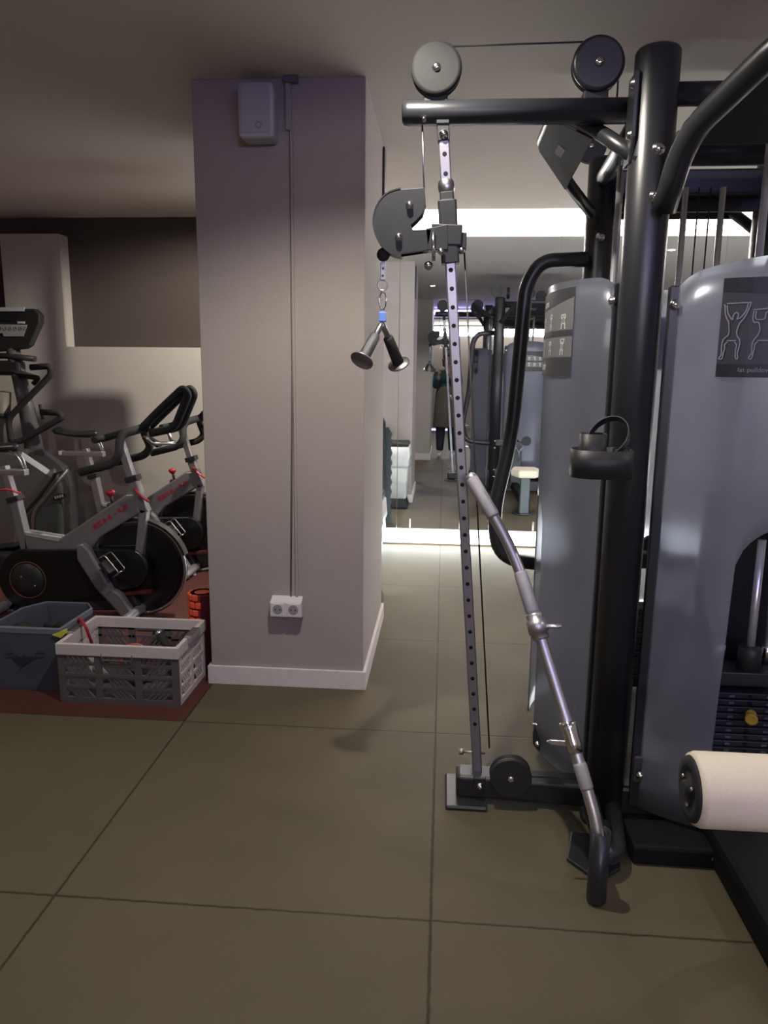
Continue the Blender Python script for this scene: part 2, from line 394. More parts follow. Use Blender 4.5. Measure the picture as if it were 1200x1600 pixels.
# ---- things on the pillar ----
FY = PY0                                  # pillar face
r = empty('wall_speaker', (-.73, FY, 2.25), 'pale grey box loudspeaker mounted high on the pillar', 'speaker')
a = at(371, 127, 2.92); b = at(430, 214, 2.92)
cx, cz, w, h = (a.x+b.x)/2-.004, (a.z+b.z)/2, b.x-a.x, a.z-b.z
poly = [(cx-w/2, 2.92, cz), (cx+w/2, 2.92, cz), (cx+w/2-.008, FY-.012, cz), (cx-w/2+.008, FY-.012, cz)]
MB().prism([(p[0], p[1], cz-h/2) for p in poly], (0, 0, h)).build('cabinet', speakerm, r, .014)
MB().box((cx, 2.9185, cz), (w-.03, .006, h-.03)).build('grille', mat('speaker_grille', (.46, .44, .48), .6, bump=.6, scale=1200), r, .003)
MB().box((cx, FY-.012, cz), (.06, .03, .10)).build('bracket', blackm, r)
MB().torus((cx+.012, 2.9145, cz-.055), (0, 1, 0), .011, .0022).build('round_badge', mat('badge_grey', (.3, .29, .33), .5), r)
# added unseen speaker-like box, shaped to cast the rounded shadow on the back wall
r = empty('wall_speaker', (-1.272, 4.58, 1.87), 'added speaker-like box hung behind the pillar to cast the rounded wall shadow', 'speaker')
def rrect(cx_, cz_, w_, h_, rd, y, n=6):
    out = []
    for (sx_, sz_, a0) in ((1, 1, 0), (-1, 1, 90), (-1, -1, 180), (1, -1, 270)):
        for k in range(n+1):
            a_ = radians(a0+90*k/n); out.append(Vector((cx_+sx_*(w_/2-rd)+rd*cos(a_), y, cz_+sz_*(h_/2-rd)+rd*sin(a_))))
    return out
MB().prism(rrect(-1.272, 1.975, .158, .275, .030, 4.53), (0, .09, 0)).build('cabinet', speakerm, r, .004)
MB().prism(rrect(-1.272, 1.975, .130, .245, .022, 4.526), (0, .005, 0)).build('grille', mat('speaker_grille', (.46, .44, .48), .6, bump=.6, scale=1200), r)
MB().cyl((-1.272, 4.575, 2.11), (-1.272, 4.575, 2.478), .010).build('blocker_rod', whitepl, r)
# cable duct and thin cable
r = empty('cable_duct', (-.63, FY, 2.4), 'thin cable running down the pillar from a short painted duct by the ceiling', 'cable')
MB().box((-.622, FY-.010, 2.385), (.022, .020, .19)).build('duct', pillarm, r, .004)
MB().tube([(-.618, FY-.007, 2.30), (-.620, FY-.007, 1.4), (-.640, FY-.007, .40)], .0035, 8).build('cable', mat('grey_cable', (.2, .18, .18), .6), r)
MB().box((-.613, FY-.006, 1.35), (.010, .012, 1.9)).build('painted_channel', pillarm, r, .002)
MB().box((-.61, FY-.016, CEIL-.014), (.055, .032, .022)).build('ceiling_entry', mat('duct_dark', (.17, .15, .17), .7), r, .004)
# double socket
r = empty('wall_socket', (-.655, FY, .33), 'white double power socket on the lower pillar face', 'socket')
MB().prism([(-.724, FY, .325), (-.724, FY-.048, .335), (-.724, FY-.050, .402), (-.724, FY, .420)], (.138, 0, 0)).build('housing', whitepl, r, .004)
for sx_ in (-.689, -.621):
    fr = MB().prism([(sx_-.027, FY-.054, .340), (sx_+.027, FY-.054, .340), (sx_+.027, FY-.054, .398), (sx_-.027, FY-.054, .398)], (0, .006, 0)).build('outlet', whitepl, r, .002)
    MB().lathe((sx_, FY-.0545, .371), (0, 1, 0), [(.0215, 0), (.0215, .0008), (.019, .0008)]).build('recess', mat('socket_shade', (.30, .29, .31), .5), fr)
    for k in (-1, 1): MB().cyl((sx_+k*.0095, FY-.0556, .371), (sx_+k*.0095, FY-.054, .371), .0032, 10).build('contact_hole', blackm, fr)

# ================= CABLE MACHINE =================
X0 = .53
CM = empty('cable_machine', (.92, 2.6, 0), 'large black four-post multi-station cable machine with frosted covers', 'gym machine')
P1 = Vector((.534, 2.155, 0)); P2 = Vector((.605, 3.16, 0)); P3 = Vector((1.25, 3.16, 0)); P4 = Vector((1.335, 2.155, 0))
TOP = 2.212
def post(P, ztop=TOP, lab=None):
    o = MB().tube([(P.x, P.y, .02), (P.x, P.y, ztop-.012), (P.x, P.y, ztop-.003), (P.x, P.y, ztop)], [.058, .058, .053, .046], 28, up=(0, 1, 0), ry=[.058, .058, .053, .046]).build('post', black, CM)
    MB().lathe((P.x, P.y, 0), (0, 0, 1), [(.072, 0), (.072, .02), (.060, .024)]).build('foot_ring', black, o)
    return o
for P in (P1, P2, P3, P4): post(P)
def bolt(p, ax, R=.011, par=CM, h=.008):
    p = Vector(p); ax = Vector(ax).normalized()
    return MB().lathe(p-ax*.002, ax, [(R*1.25, 0), (R*1.25, .002), (R, .003), (R*.95, h), (R*.5, h+.003), (.001, h+.004)], 12).build('bolt', chrome, par)
# top frame beams
def beam(a, b, rw=.032, rh=.034, name='top_beam'):
    return MB().tube([a, b], rw, 20, up=(0, 0, 1), ry=rh).build(name, black, CM)
beam((P2.x, P2.y, 2.135), (P3.x, P3.y, 2.135)); beam((P1.x, P1.y, 2.102), (P4.x, P4.y, 2.102), .025, .030)
beam((P1.x, P1.y, 2.10), (P2.x, P2.y, 2.13)); beam((P4.x, P4.y, 2.10), (P3.x, P3.y, 2.13))
# cross beam carrying the front guide rods, higher rear beam
beam((P1.x+.02, 2.42, 2.03), (P4.x-.02, 2.42, 2.03), .03, .038, 'rod_beam')
MB().box((1.0, 3.09, 2.10), (.70, .05, .09)).build('rear_rod_beam', black, CM, .006)
# low beams
for a, b, n in (((P1.x, P1.y, .075), (P4.x, P4.y, .075), 'base_beam'), ((P2.x, P2.y, .075), (P3.x, P3.y, .075), 'base_beam'), ((P1.x, P1.y, .075), (P2.x, P2.y, .075), 'base_beam'), ((P4.x, P4.y, .075), (P3.x, P3.y, .075), 'base_beam')):
    MB().box((Vector(a)+Vector(b))/2, (abs(b[0]-a[0]) or .07, abs(b[1]-a[1]) or .07, .11) if True else None).build(n, black, CM, .012)
for zz in (.585, .25):
    MB().box(((P2.x+P3.x)/2, P2.y+.045, zz), (P3.x-P2.x, .05, .075)).build('cross_bar', black, CM, .01)
    for X in (P2.x, P3.x): bolt((X, P2.y+.058, zz+.02), (0, 1, 0)); bolt((X, P2.y+.058, zz-.06), (0, 1, 0))
# gusset plate on the near post with bolts
def side_plate(P, sgn):
    pts = []
    for (yy, zz) in ((-.045, 2.135), (-.020, 2.145), (.01, 2.12), (.015, 1.96), (-.01, 1.93), (-.045, 1.90)):
        pts.append((P.x-.060*sgn-.006, P.y+yy, zz))
    return pts
MB().prism([(P1.x-.062, P1.y-.040, 2.150), (P1.x-.062, P1.y+.040, 2.150), (P1.x-.062, P1.y+.045, 1.93), (P1.x-.062, P1.y-.02, 1.93), (P1.x-.062, P1.y-.040, 1.99)], (.012, 0, 0)).build('gusset_plate', black, CM, .004)
bolt((P1.x-.062, P1.y-.012, 2.125), (-1, 0, 0), .013); bolt((P1.x-.062, P1.y-.012, 2.00), (-1, 0, 0), .013)
bolt((P1.x+.057, P1.y, 2.12), (1, 0, 0), .013, h=.02)
p = at(1029, 232, 2.10); bolt((p.x, 2.098, p.z), (0, -1, 0), .014); bolt((.517+.02, 2.094, 1.838), (0, -1, 0), .013)
p = at(938, 370, 3.10); bolt((p.x, 3.098, p.z), (0, -1, 0), .014)

# header hoops with filled plates, one per station
def header(A, B, Ai, Ao, Bo, Bi, R_=.021, rad=.045):
    """A,B post attachments; inner/outer corners"""
    A, B, Ai, Ao, Bo, Bi = [Vector(v) for v in (A, B, Ai, Ao, Bo, Bi)]
    n = (Ao-Ai).cross(Bi-Ai).normalized()
    if n.z < 0: n = -n
    path = rounded([A, Ai, Ao, Bo, Bi, B], rad)
    t = MB().tube(path, R_, 16).build('header_tube', black, CM)
    poly = [Ai, lerp(Ai, Ao, .93), lerp(Ao, Bo, .06), lerp(Bo, Ao, .06), lerp(Bi, Bo, .93), Bi]
    pl = MB().prism([q-n*.019 for q in poly], -n*.006).build('header_plate', headerm, CM, .004)
    c = (Ai+Ao+Bo+Bi)/4; ex = (Bo-Ao).normalized(); ey = (Ai-Ao+Bi-Bo).normalized()
    q = [c+ex*sx+ey*sy-n*.0255 for sx, sy in ((-.055, -.014), (.055, -.014), (.055, .014), (-.055, .014))]
    MB().prism(q, -n*.001).build('logo_plate', mat('logo_grey', (.09, .095, .105), .4), pl)
header((.505, 2.13, 1.935), (.552, 3.07, 1.99), (.418, 2.28, 2.05), (.312, 2.41, 2.148), (.318, 2.79, 2.168), (.442, 2.93, 2.062))
header((.560, 2.085, 1.80), (1.31, 2.085, 1.80), (.575, 2.00, 1.955), (.71, 1.66, 2.085), (1.17, 1.66, 2.085), (1.29, 2.00, 1.955), .031, .12)
header((.61, 3.22, 1.94), (1.245, 3.22, 1.94), (.69, 3.30, 2.03), (.78, 3.42, 2.14), (1.07, 3.42, 2.14), (1.17, 3.30, 2.03))
# plate panel at the rear between the posts
MB().prism([(P2.x+.04, 3.13, 2.005), (P3.x+.04, 3.13, 2.005), (P3.x+.04, 3.13, 2.06), (1.13, 3.13, 2.13), (P2.x+.04, 3.13, 2.13)], (0, .012, 0)).build('rear_panel', black, CM, .003)

# ---- frosted shrouds ----
def shroud(A, B, out, bulge, z0, z1, slot=.13, slot_top=.98, arch=.03, nu=44, poster=None):
    A, B, out = Vector(A), Vector(B), Vector(out)
    L = (B-A).length; ex = (B-A).normalized()
    def S_(u, z, off=0.0):           # u in [-1,1]
        b = bulge*(1-abs(u)**2.4)
        d = Vector((0, 0, 0))+ex*((u+1)/2*L)+out*b
        db = -bulge*2.4*abs(u)**1.4*(1 if u > 0 else -1)/(L/2)
        nrm = (out-ex*db).normalized()
        return Vector((A.x+d.x, A.y+d.y, z))+nrm*off
    bm = bmesh.new()
    us = sorted(set([-1+2*i/nu for i in range(nu+1)]))
    sl = slot/(L/2)
    cols = []
    for u in us:
        cr = .07/(L/2)
        top = z1+arch*(1-u*u)
        e = 1-abs(u)
        if e < cr: top -= .07*(1-sqrt(max(0, 1-((cr-e)/cr)**2)))
        bot = z0
        if abs(u) < sl: bot = slot_top-slot+ slot*sqrt(max(0, 1-(u/sl)**2)) if slot_top > z0 else z0
        cols.append((u, bot, top))
    nz = 14
    G = [[bm.verts.new(S_(u, lerp(b_, t_, k/nz))) for k in range(nz+1)] for (u, b_, t_) in cols]
    for i in range(len(G)-1):
        for k in range(nz):
            f = bm.faces.new((G[i][k], G[i+1][k], G[i+1][k+1], G[i][k+1])); f.smooth = True
    bmesh.ops.recalc_face_normals(bm, faces=bm.faces)
    mbx = MB(); mbx.bm.free(); mbx.bm = bm
    o = mbx.build('frosted_cover', frost, CM, fix=False)
    md = o.modifiers.new('solid', 'SOLIDIFY'); md.thickness = .005; md.offset = 0
    # edge channels with a bolt near the top of each
    for s_ in (-1, 1):
        pz = [S_(s_*.985, z0+.0), S_(s_*.985, z1-.02)]
        MB().box((pz[0]+pz[1])/2, (.030, .022, pz[1].z-pz[0].z)).build('edge_channel', black, CM, .004)
        q_ = pz[1]+Vector((0, 0, -.05)); bolt(q_+Vector((out.x*.016, out.y*.012, 0)), (out.x, out.y, 0), .012, h=.012)
    return S_, o
def map_mesh(me, fn, name, m, par):
    off = Vector((0, 0, 0)); p = par
    while p is not None: off += p.location; p = p.parent
    bm = bmesh.new(); bm.from_mesh(me); bmesh.ops.triangulate(bm, faces=bm.faces)
    for v in bm.verts: v.co = fn(v.co)-off
    bm.to_mesh(me); bm.free(); me.materials.clear(); me.materials.append(m)
    o = bpy.data.objects.new(name, me); COL.objects.link(o); o.parent = par
    return o
def strip_fn(S_, L, flip=False):
    def fn(co): # co.x metres along from centre, co.y = z, co.z offset
        return S_((-1 if flip else 1)*co.x/(L/2), co.y, co.z)
    return fn
def grid_patch(x0, x1, z0f, z1f, n=14, nz=2, off=.006, th=.002):
    """closed thin patch in poster coordinates"""
    bm = bmesh.new(); F_ = []; B_ = []
    for i in range(n+1):
        x = lerp(x0, x1, i/n); za = z0f(x) if callable(z0f) else z0f; zb = z1f(x) if callable(z1f) else z1f
        F_.append([bm.verts.new((x, lerp(za, zb, k/nz), off+th)) for k in range(nz+1)]); B_.append([bm.verts.new((x, lerp(za, zb, k/nz), off)) for k in range(nz+1)])
    for i in range(n):
        for k in range(nz):
            bm.faces.new((F_[i][k], F_[i+1][k], F_[i+1][k+1], F_[i][k+1])); bm.faces.new((B_[i][k+1], B_[i+1][k+1], B_[i+1][k], B_[i][k]))
        bm.faces.new((F_[i][0], B_[i][0], B_[i+1][0], F_[i+1][0])); bm.faces.new((F_[i][nz], F_[i+1][nz], B_[i+1][nz], B_[i][nz]))
    for G in (0, n):
        for k in range(nz): bm.faces.new((F_[G][k], F_[G][k+1], B_[G][k+1], B_[G][k]))
    me = bpy.data.meshes.new('patch'); bm.to_mesh(me); bm.free(); return me
def lines_mesh(polys, w=.0022, off=.0095):
    bm = bmesh.new()
    for pl in polys:
        for i in range(len(pl)-1):
            a = Vector(pl[i]); b = Vector(pl[i+1]); d = (b-a)
            if d.length < 1e-6: continue
            n_ = Vector((-d.y, d.x)).normalized()*w/2; e = d.normalized()*w*.3
            a2 = a-e; b2 = b+e
            vs = [bm.verts.new((q.x, q.y, off)) for q in (a2+n_, a2-n_, b2-n_, b2+n_)]; bm.faces.new(vs)
    me = bpy.data.meshes.new('lines'); bm.to_mesh(me); bm.free(); return me
def smooth(pl, n=4):
    out = []
    P_ = [Vector(p) for p in pl]
    for i in range(len(P_)-1):
        p0 = P_[max(i-1, 0)]; p1 = P_[i]; p2 = P_[i+1]; p3 = P_[min(i+2, len(P_)-1)]
        for k in range(n):
            t = k/n; out.append(.5*((2*p1)+(-p0+p2)*t+(2*p0-5*p1+4*p2-p3)*t*t+(-p0+3*p1-3*p2+p3)*t**3))
    out.append(P_[-1]); return [(q.x, q.y) for q in out]
# outline figures taken from the poster, in pixels of a close crop (y down)
FIG1 = [[(265, 465), (590, 458)],
 [(220, 480), (235, 500), (245, 580), (270, 660), (315, 735), (325, 800), (335, 850), (325, 920), (265, 970), (245, 1020), (238, 1090), (243, 1200), (215, 1245), (215, 1265), (255, 1265), (268, 1240), (275, 1180), (290, 1100), (280, 1060), (320, 1025)],
 [(268, 495), (290, 600), (340, 670), (375, 695), (380, 640), (405, 605), (430, 598), (455, 615), (460, 650), (445, 690), (500, 665), (560, 600), (590, 530), (600, 470), (640, 455), (640, 480), (610, 570), (560, 670), (500, 740), (470, 810), (458, 870), (470, 930), (510, 980), (525, 1030), (515, 1110), (500, 1190), (515, 1250), (490, 1268), (470, 1220), (468, 1130), (475, 1060), (440, 1025)],
 [(320, 1000), (450, 1000)]]
FIG2 = [[(700, 560), (745, 560), (940, 545), (1130, 560)],
 [(705, 580), (700, 680), (725, 740), (800, 745), (830, 850), (800, 930), (750, 990), (725, 1080), (735, 1180), (695, 1235), (700, 1262), (740, 1255), (765, 1150), (775, 1050), (815, 1022)],
 [(745, 580), (750, 690), (890, 690), (905, 610), (960, 600), (985, 690), (1080, 690), (1095, 580), (1130, 575), (1125, 700), (1090, 745), (1030, 750), (1000, 850), (1030, 930), (1080, 990), (1105, 1080), (1095, 1180), (1130, 1235), (1120, 1262), (1085, 1250), (1060, 1150), (1055, 1050), (1010, 1022)],
 [(805, 998), (1020, 998)]]
def poster_big(S_, L, xl, zb, wid, hei, flip, txt, par):
    fn = strip_fn(S_, L, flip)
    base = map_mesh(grid_patch(xl, xl+wid, zb, zb+hei), fn, 'poster', mat('poster_dark_grey', (.030, .030, .040), .5), par)
    map_mesh(grid_patch(xl, xl+wid, lambda x: zb+hei*(.87-.05*sin(pi*(x-xl)/wid)), zb+hei, off=.0083, th=.0006), fn, 'poster_header_band', mat('poster_black', (.008, .008, .012), .5), base)
    map_mesh(grid_patch(xl, xl+wid, zb, zb+hei*.135, off=.0083, th=.0006), fn, 'poster_footer_band', MATS['poster_black'], base)
    k = hei/1375.0           # crop pixels -> metres (poster 135..1510)
    pol = []
    for fg, dx in ((FIG1, 0), (FIG2, 0), (FIG1, 960)):
        for pl in fg:
            q = smooth(pl) if len(pl) > 4 else pl
            pol.append([(xl+(x+dx-180)*k*.72, zb+hei-.006-(y-135)*k*.96) for x, y in q if (xl+(x+dx-180)*k*.72) < xl+wid])
    map_mesh(lines_mesh(pol, .0026), fn, 'poster_figures', mat('poster_line_grey', (.22, .22, .27), .6), base)
    tm = text_mesh(txt, .0160, .0002)
    for v in tm.vertices: v.co = Vector((v.co.x+xl+.046, v.co.y+zb+hei*.055, v.co.z+.0095))
    map_mesh(tm, fn, 'poster_lettering', MATS['poster_line_grey'], base)
# front shroud (towards camera): spans P1-P4
fa, fb = Vector((P1.x+.075, 2.125, 0)), Vector((P4.x-.075, 2.125, 0))
SF, oF = shroud(fa, fb, (0, -1, 0), .13, .075, 1.635, slot=.135, slot_top=.985, arch=.05)
LF = (fb-fa).length; cF = (fa.x+fb.x)/2
pxl = .716-cF
poster_big(SF, LF, pxl, 1.375, -2*pxl, .25, False, 'lat pulldown', oF)
# left shroud (towards -x): from P2 to P1
la, lb = Vector((P1.x-.035, 2.235, 0)), Vector((P2.x-.075, 3.06, 0))
SL, oL = shroud(lb, la, (-1, -.09, 0), .165, .06, 1.655, slot=.12, slot_top=.95, arch=.01)
LL = (la-lb).length
# poster on it
def poster_rows(S_, L, xl, wid, zb, hei, flip, par, words):
    fn = strip_fn(S_, L, flip)
    base = map_mesh(grid_patch(xl, xl+wid, zb, zb+hei), fn, 'poster', mat('poster_mid_grey', (.16, .16, .165), .5), par)
    map_mesh(grid_patch(xl, xl+wid, lambda x: zb+hei*(.80+.10*((x-xl)/wid-.5)*2*abs((x-xl)/wid-.5)*2), zb+hei, off=.0083, th=.0006), fn, 'poster_header_band', mat('poster_charcoal', (.045, .045, .055), .5), base)
    map_mesh(grid_patch(xl, xl+wid, zb+hei*.46, zb+hei*.53, off=.0083, th=.0006), fn, 'poster_band', MATS['poster_charcoal'], base)
    map_mesh(grid_patch(xl, xl+wid, zb, zb+hei*.22, off=.0083, th=.0006), fn, 'poster_footer_band', MATS['poster_charcoal'], base)
    pol = []
    n = 5; k = hei*.20/900
    for row, zz in ((0, .545), (1, .245)):
        for i in range(n):
            fg = FIG1 if (i+row) % 2 else FIG2
            for pl in fg:
                q = smooth(pl, 2) if len(pl) > 4 else pl
                x0_ = 430 if fg is FIG1 else 915
                pol.append([(xl+wid*(i+.5)/n+(x-x0_)*k, zb+hei*zz+(1270-y)*k) for x, y in q])
    map_mesh(lines_mesh(pol, .003), fn, 'poster_figures', printw, base)
    for (txt, sz, dx, dz) in words:
        tm = text_mesh(txt, sz, .0002)
        for v in tm.vertices: v.co = Vector((v.co.x+xl+dx, v.co.y+zb+dz, v.co.z+.0095))
        map_mesh(tm, fn, 'poster_lettering', printw, base)
poster_rows(SL, LL, -.235, .50, 1.372, .268, False, oL, [('arms', .036, .238, .223), ('body', .040, .222, .020)])
# back shroud
ba, bb = Vector((P3.x-.08, 3.19, 0)), Vector((P2.x+.08, 3.19, 0))
SB, oB = shroud(ba, bb, (0, 1, 0), .12, .30, 1.70, slot=.01, slot_top=0, arch=.03)
LB = (ba-bb).length
poster_rows(SB, LB, -.16, .30, 1.40, .22, False, oB, [])

# ---- guide rods, weight stacks ----
def rod(a, b, r=.0095, name='guide_rod', m=brightrod): return MB().cyl(a, b, r, 14).build(name, m, CM)
SX = .955
for dx in (-.072, .072):
    rod((SX+dx, 2.27, .12), (SX+dx, 2.27, 2.02), .011)
rod((SX, 2.22, .46), (SX, 2.22, .90), .012, 'selector_rod')
for k in range(14):
    z = .115+k*.0225*1.0
    MB().box((SX, 2.235, z+.010), (.235, .10, .0185)).build('weight_plate', ironw, CM, .003)
    MB().cyl((SX, 2.1845, z+.010), (SX, 2.1805, z+.010), .006, 10).build('pin_hole', mat('bore_shade', (.004, .004, .005), .9), CM)
    MB().box((SX-.055, 2.1825, z+.010), (.016, .003, .007)).build('weight_number', mat('faint_white_print', (.12, .12, .16), .6), CM)
    MB().box((SX+.055, 2.1825, z+.010), (.016, .003, .007)).build('weight_number', MATS['faint_white_print'], CM)
MB().box((SX, 2.235, .470), (.235, .10, .045)).build('top_weight_plate', ironw, CM, .004)
MB().lathe((SX, 2.22, .49), (0, 0, 1), [(.034, 0), (.034, .07), (.030, .075), (.013, .078)]).build('selector_collar', blackm, CM)
for dx in (-.072, .072): MB().lathe((SX+dx, 2.27, .49), (0, 0, 1), [(.018, 0), (.018, .06), (.014, .063)]).build('rod_bushing', chrome, CM)
pz = .115+10*.0225+.010
pn = MB().lathe((SX-.014, 2.13, .372), (.35, 1, 0), [(.014, -.012), (.018, -.010), (.018, 0), (.012, .004), (.012, .020), (.016, .024), (.016, .030), (.005, .032), (.005, .06)], 16).build('selector_pin', yellowp, CM, label='yellow selector pin')
# dark guard plate behind the slot
MB().box((SX, 2.36, .65), (.26, .008, .75)).build('stack_guard', mat('dark_guard', (.012, .012, .02), .3), CM)
# rear station rods seen above the cover
for px_ in (1067, 1125):
    p = at(px_, 350, 2.98); rod((p.x, 2.98, .1), (p.x, 2.98, 2.06), .0115)
for px_ in (1088, 1106):
    p = at(px_, 350, 2.98); MB().cyl((p.x, 2.98, .5), (p.x, 2.98, 2.06), .003, 8).build('cable', blackm, CM)
for k in range(12):
    MB().box((.90, 2.98, .15+k*.026), (.24, .10, .022)).build('weight_plate', ironw, CM, .003)
# left station rods next to the near post
for (x, y) in ((.533, 2.52), (.556, 2.60)): rod((x, y, .12), (x, y, 2.02), .0085)
MB().cyl((.540, 2.56, .5), (.540, 2.56, 2.1), .003, 8).build('cable', steel, CM)
for k in range(14):
    MB().box((.505, 2.52, .135+k*.026), (.11, .26, .022)).build('weight_plate', ironw, CM, .003)
# cluster of pulleys on the top frame
def disc(c, R, ax=(0, 1, 0), w=.03, m=None, name='pulley_wheel'):
    c = Vector(c); a = Vector(ax).normalized()
    o = MB().lathe(c-a*w/2, a, [(R*.96, 0), (R, .004), (R, w*.3), (R*.9, w*.5), (R, w*.7), (R, w-.004), (R*.96, w)], 40).build(name, m or blackm, CM)
    MB().lathe(c-a*(w/2+.006), a, [(.004, 0), (.010, .001), (.011, .007)], 12).build('axle_bolt', chrome, o)
    return o
disc((.70, 3.02, 2.27), .065, (1, 0, 0)); disc((.93, 3.05, 2.27), .07, (0, 1, 0)); disc((1.10, 2.8, 2.26), .065, (0, 1, 0)); disc((.9, 3.2, 2.26), .06, (1, 0, 0)); disc((.56, 3.22, 2.27), .062)
disc((1.18, 3.22, 2.27), .065)
disc((.74, 3.30, .62), .055, (1, 0, 0)); disc((.82, 3.30, .60), .05); disc((.95, 3.30, .62), .055)

# ---- left arm: top beam, rail, pulleys ----
AY = 2.25
MB().tube([(-.137, AY, 2.097), (-.133, AY, 2.097), (-.120, AY, 2.097), (.505, AY, 2.094)], [.026, .034, .037, .037], 28, up=(0, 0, 1), ry=[.022, .030, .033, .033]).build('arm_beam', black, CM)
for c, m_ in (((-.043, AY-.012, 2.200), pulleycover), ((.394, AY-.012, 2.204), black)):
    o = MB().lathe((c[0], c[1]-.030, c[2]), (0, 1, 0), [(.060, 0), (.068, .004), (.070, .010), (.070, .014)], 48).build('pulley_cover', m_, CM)
    MB().lathe((c[0], c[1]-.014, c[2]), (0, 1, 0), [(.065, 0), (.060, .010), (.065, .022), (.068, .026), (.068, .030)], 40).build('wheel', blackm, o)
    MB().lathe((c[0], c[1]-.038, c[2]), (0, 1, 0), [(.003, 0), (.009, .001), (.011, .005), (.013, .008)], 14).build('axle_bolt', chrome, o)
    MB().box((c[0], AY, 2.130), (.066, .05, .022)).build('pulley_bracket', greycover, o, .003)
MB().cyl((-.043, AY, 2.266), (.394, AY, 2.270), .0026, 8).build('cable', blackm, CM)
MB().cyl((.455, AY, 2.21), (.455, AY, 2.13), .0026, 8).build('cable', blackm, CM)
MB().cyl((-.080, AY, 2.066), (-.071, AY-.002, 1.895), .0028, 8).build('cable', steel, CM)
bolt((-.074, AY-.030, 2.072), (0, -1, 0), .006)
# perforated rail (leaning)
RA = Vector((-.022, AY, 2.070)); RB = Vector((.146, AY, .035))
def on_rail(z, dy=0): t = (RA.z-z)/(RA.z-RB.z); q = lerp(RA, RB, t); return Vector((q.x, q.y+dy, z))
rd = (RB-RA).normalized(); rx, ry_ = Vector((0, 1, 0)).cross(rd).normalized(), Vector((0, 1, 0))
mb = MB(); mb.tube([RA, RB], .0155, sq=True, up=(0, 1, 0))
rail = mb.build('perforated_rail', mat('satin_rail_steel', (.36, .355, .40), .36, .85, scale=200, bump=.05), CM, .0015)
hole = mat('bore_shade', (.004, .004, .005), .9)
z = 1.985
nh = 0
while z > .24:
    q = on_rail(z)
    if not (1.70 < z < 1.875):
        MB().lathe(q+Vector((0, -.0166, 0)), (0, 1, 0), [(.0035, 0), (.0062, 0), (.0066, .0014), (.003, .0016)], 14).build('adjustment_hole', hole, rail)
    z -= .0523; nh += 1
MB().box(on_rail(2.045), (.034, .040, .052), Euler((0, -.08, 0))).build('rail_clamp', greycover, CM, .003)
bolt(on_rail(2.035, -.022), (0, -1, 0), .010)
MB().box(on_rail(2.068), (.036, .05, .012)).build('clamp_cap', greycover, CM, .002)
# round stopper + sleeve carriage
q0 = on_rail(1.915); q1 = on_rail(1.885)
MB().tube([on_rail(1.920), on_rail(1.914), on_rail(1.900), on_rail(1.888), on_rail(1.882)], [.018, .023, .024, .022, .018], 20).build('rubber_stopper', steel, CM)
CR = greycover
cset = MB().tube([on_rail(1.885), on_rail(1.862), on_rail(1.861), on_rail(1.69)], [.020, .021, .027, .026], sq=True, up=(0, 1, 0)).build('carriage_sleeve', CR, CM, .002)
qc = on_rail(1.755)
MB().box(qc+Vector((-.008, -.004, .012)), (.088, .050, .058), Euler((0, 0.04, 0))).build('carriage_clamp', CR, cset, .004)
MB().box(qc+Vector((.038, -.002, -.004)), (.024, .036, .046)).build('cable_anchor', CR, cset, .003)
MB().cyl(qc+Vector((-.046, -.036, .018)), qc+Vector((-.043, -.036, -.062)), .0055, 12).build('spring_pin', chrome, cset)
bolt(qc+Vector((-.022, -.034, -.036)), (0, -1, 0), .008, cset); bolt(qc+Vector((-.058, -.02, -.072)), (0, -1, 0), .010, cset); bolt(qc+Vector((.036, -.022, -.03)), (0, -1, 0), .009, cset)
# C shaped pulley housing from the photo outline
def hp(px, py): q = at(px, py, AY-.03); return Vector((q.x, AY-.03, q.z))
arc = []
cxp, cyp, Rp = 627, 347, 0
out_px = [(663, 293), (625, 296), (626, 293), (607, 299), (593, 311), (585, 327), (582, 347), (586, 367), (596, 385), (611, 397), (627, 401), (627, 397), (668, 391), (672, 372), (674, 358), (645, 359), (642, 352), (650, 345), (660, 334), (665, 318)]
poly = [hp(*q) for q in out_px]
hs = MB().prism(poly, (0, .007, 0)).build('pulley_housing', CR, CM, .0015)
MB().prism([v+Vector((0, .048, 0)) for v in poly], (0, .007, 0)).build('housing_side', CR, hs, .0015)
rim = [hp(*q)+Vector((0, .028, 0)) for q in [(626, 294), (607, 300), (594, 312), (586, 327), (583, 347), (587, 367), (597, 384), (611, 396), (627, 400)]]
rim = [Vector((a[0], AY-.002, a[1])) for a in smooth([(v.x, v.z) for v in rim], 3)]
MB().tube(rim, .0022, sq=True, up=(0, 1, 0), ry=.030).build('housing_rim', CR, hs)
for c in ((640, 321), (623, 371)):
    q = hp(*c); bolt(q+Vector((0, -.001, 0)), (0, -1, 0), .0095, hs, h=.014)
    MB().lathe(Vector((q.x, AY-.018, q.z)), (0, 1, 0), [(.036, 0), (.036, .008), (.031, .014), (.036, .020), (.036, .030)], 30).build('pulley_wheel', blackm, hs)
MB().prism([hp(665, 357)+Vector((0, .0, 0)), hp(700, 350), hp(700, 390), hp(668, 391)], (0, .05, 0)).build('housing_mount', CR, hs, .002)
# anchor cable down to the floor wheel
MB().tube([on_rail(1.745)+Vector((.042, -.006, 0)), (.178, AY, .17)], .0026, 8).build('cable', blackm, CM)
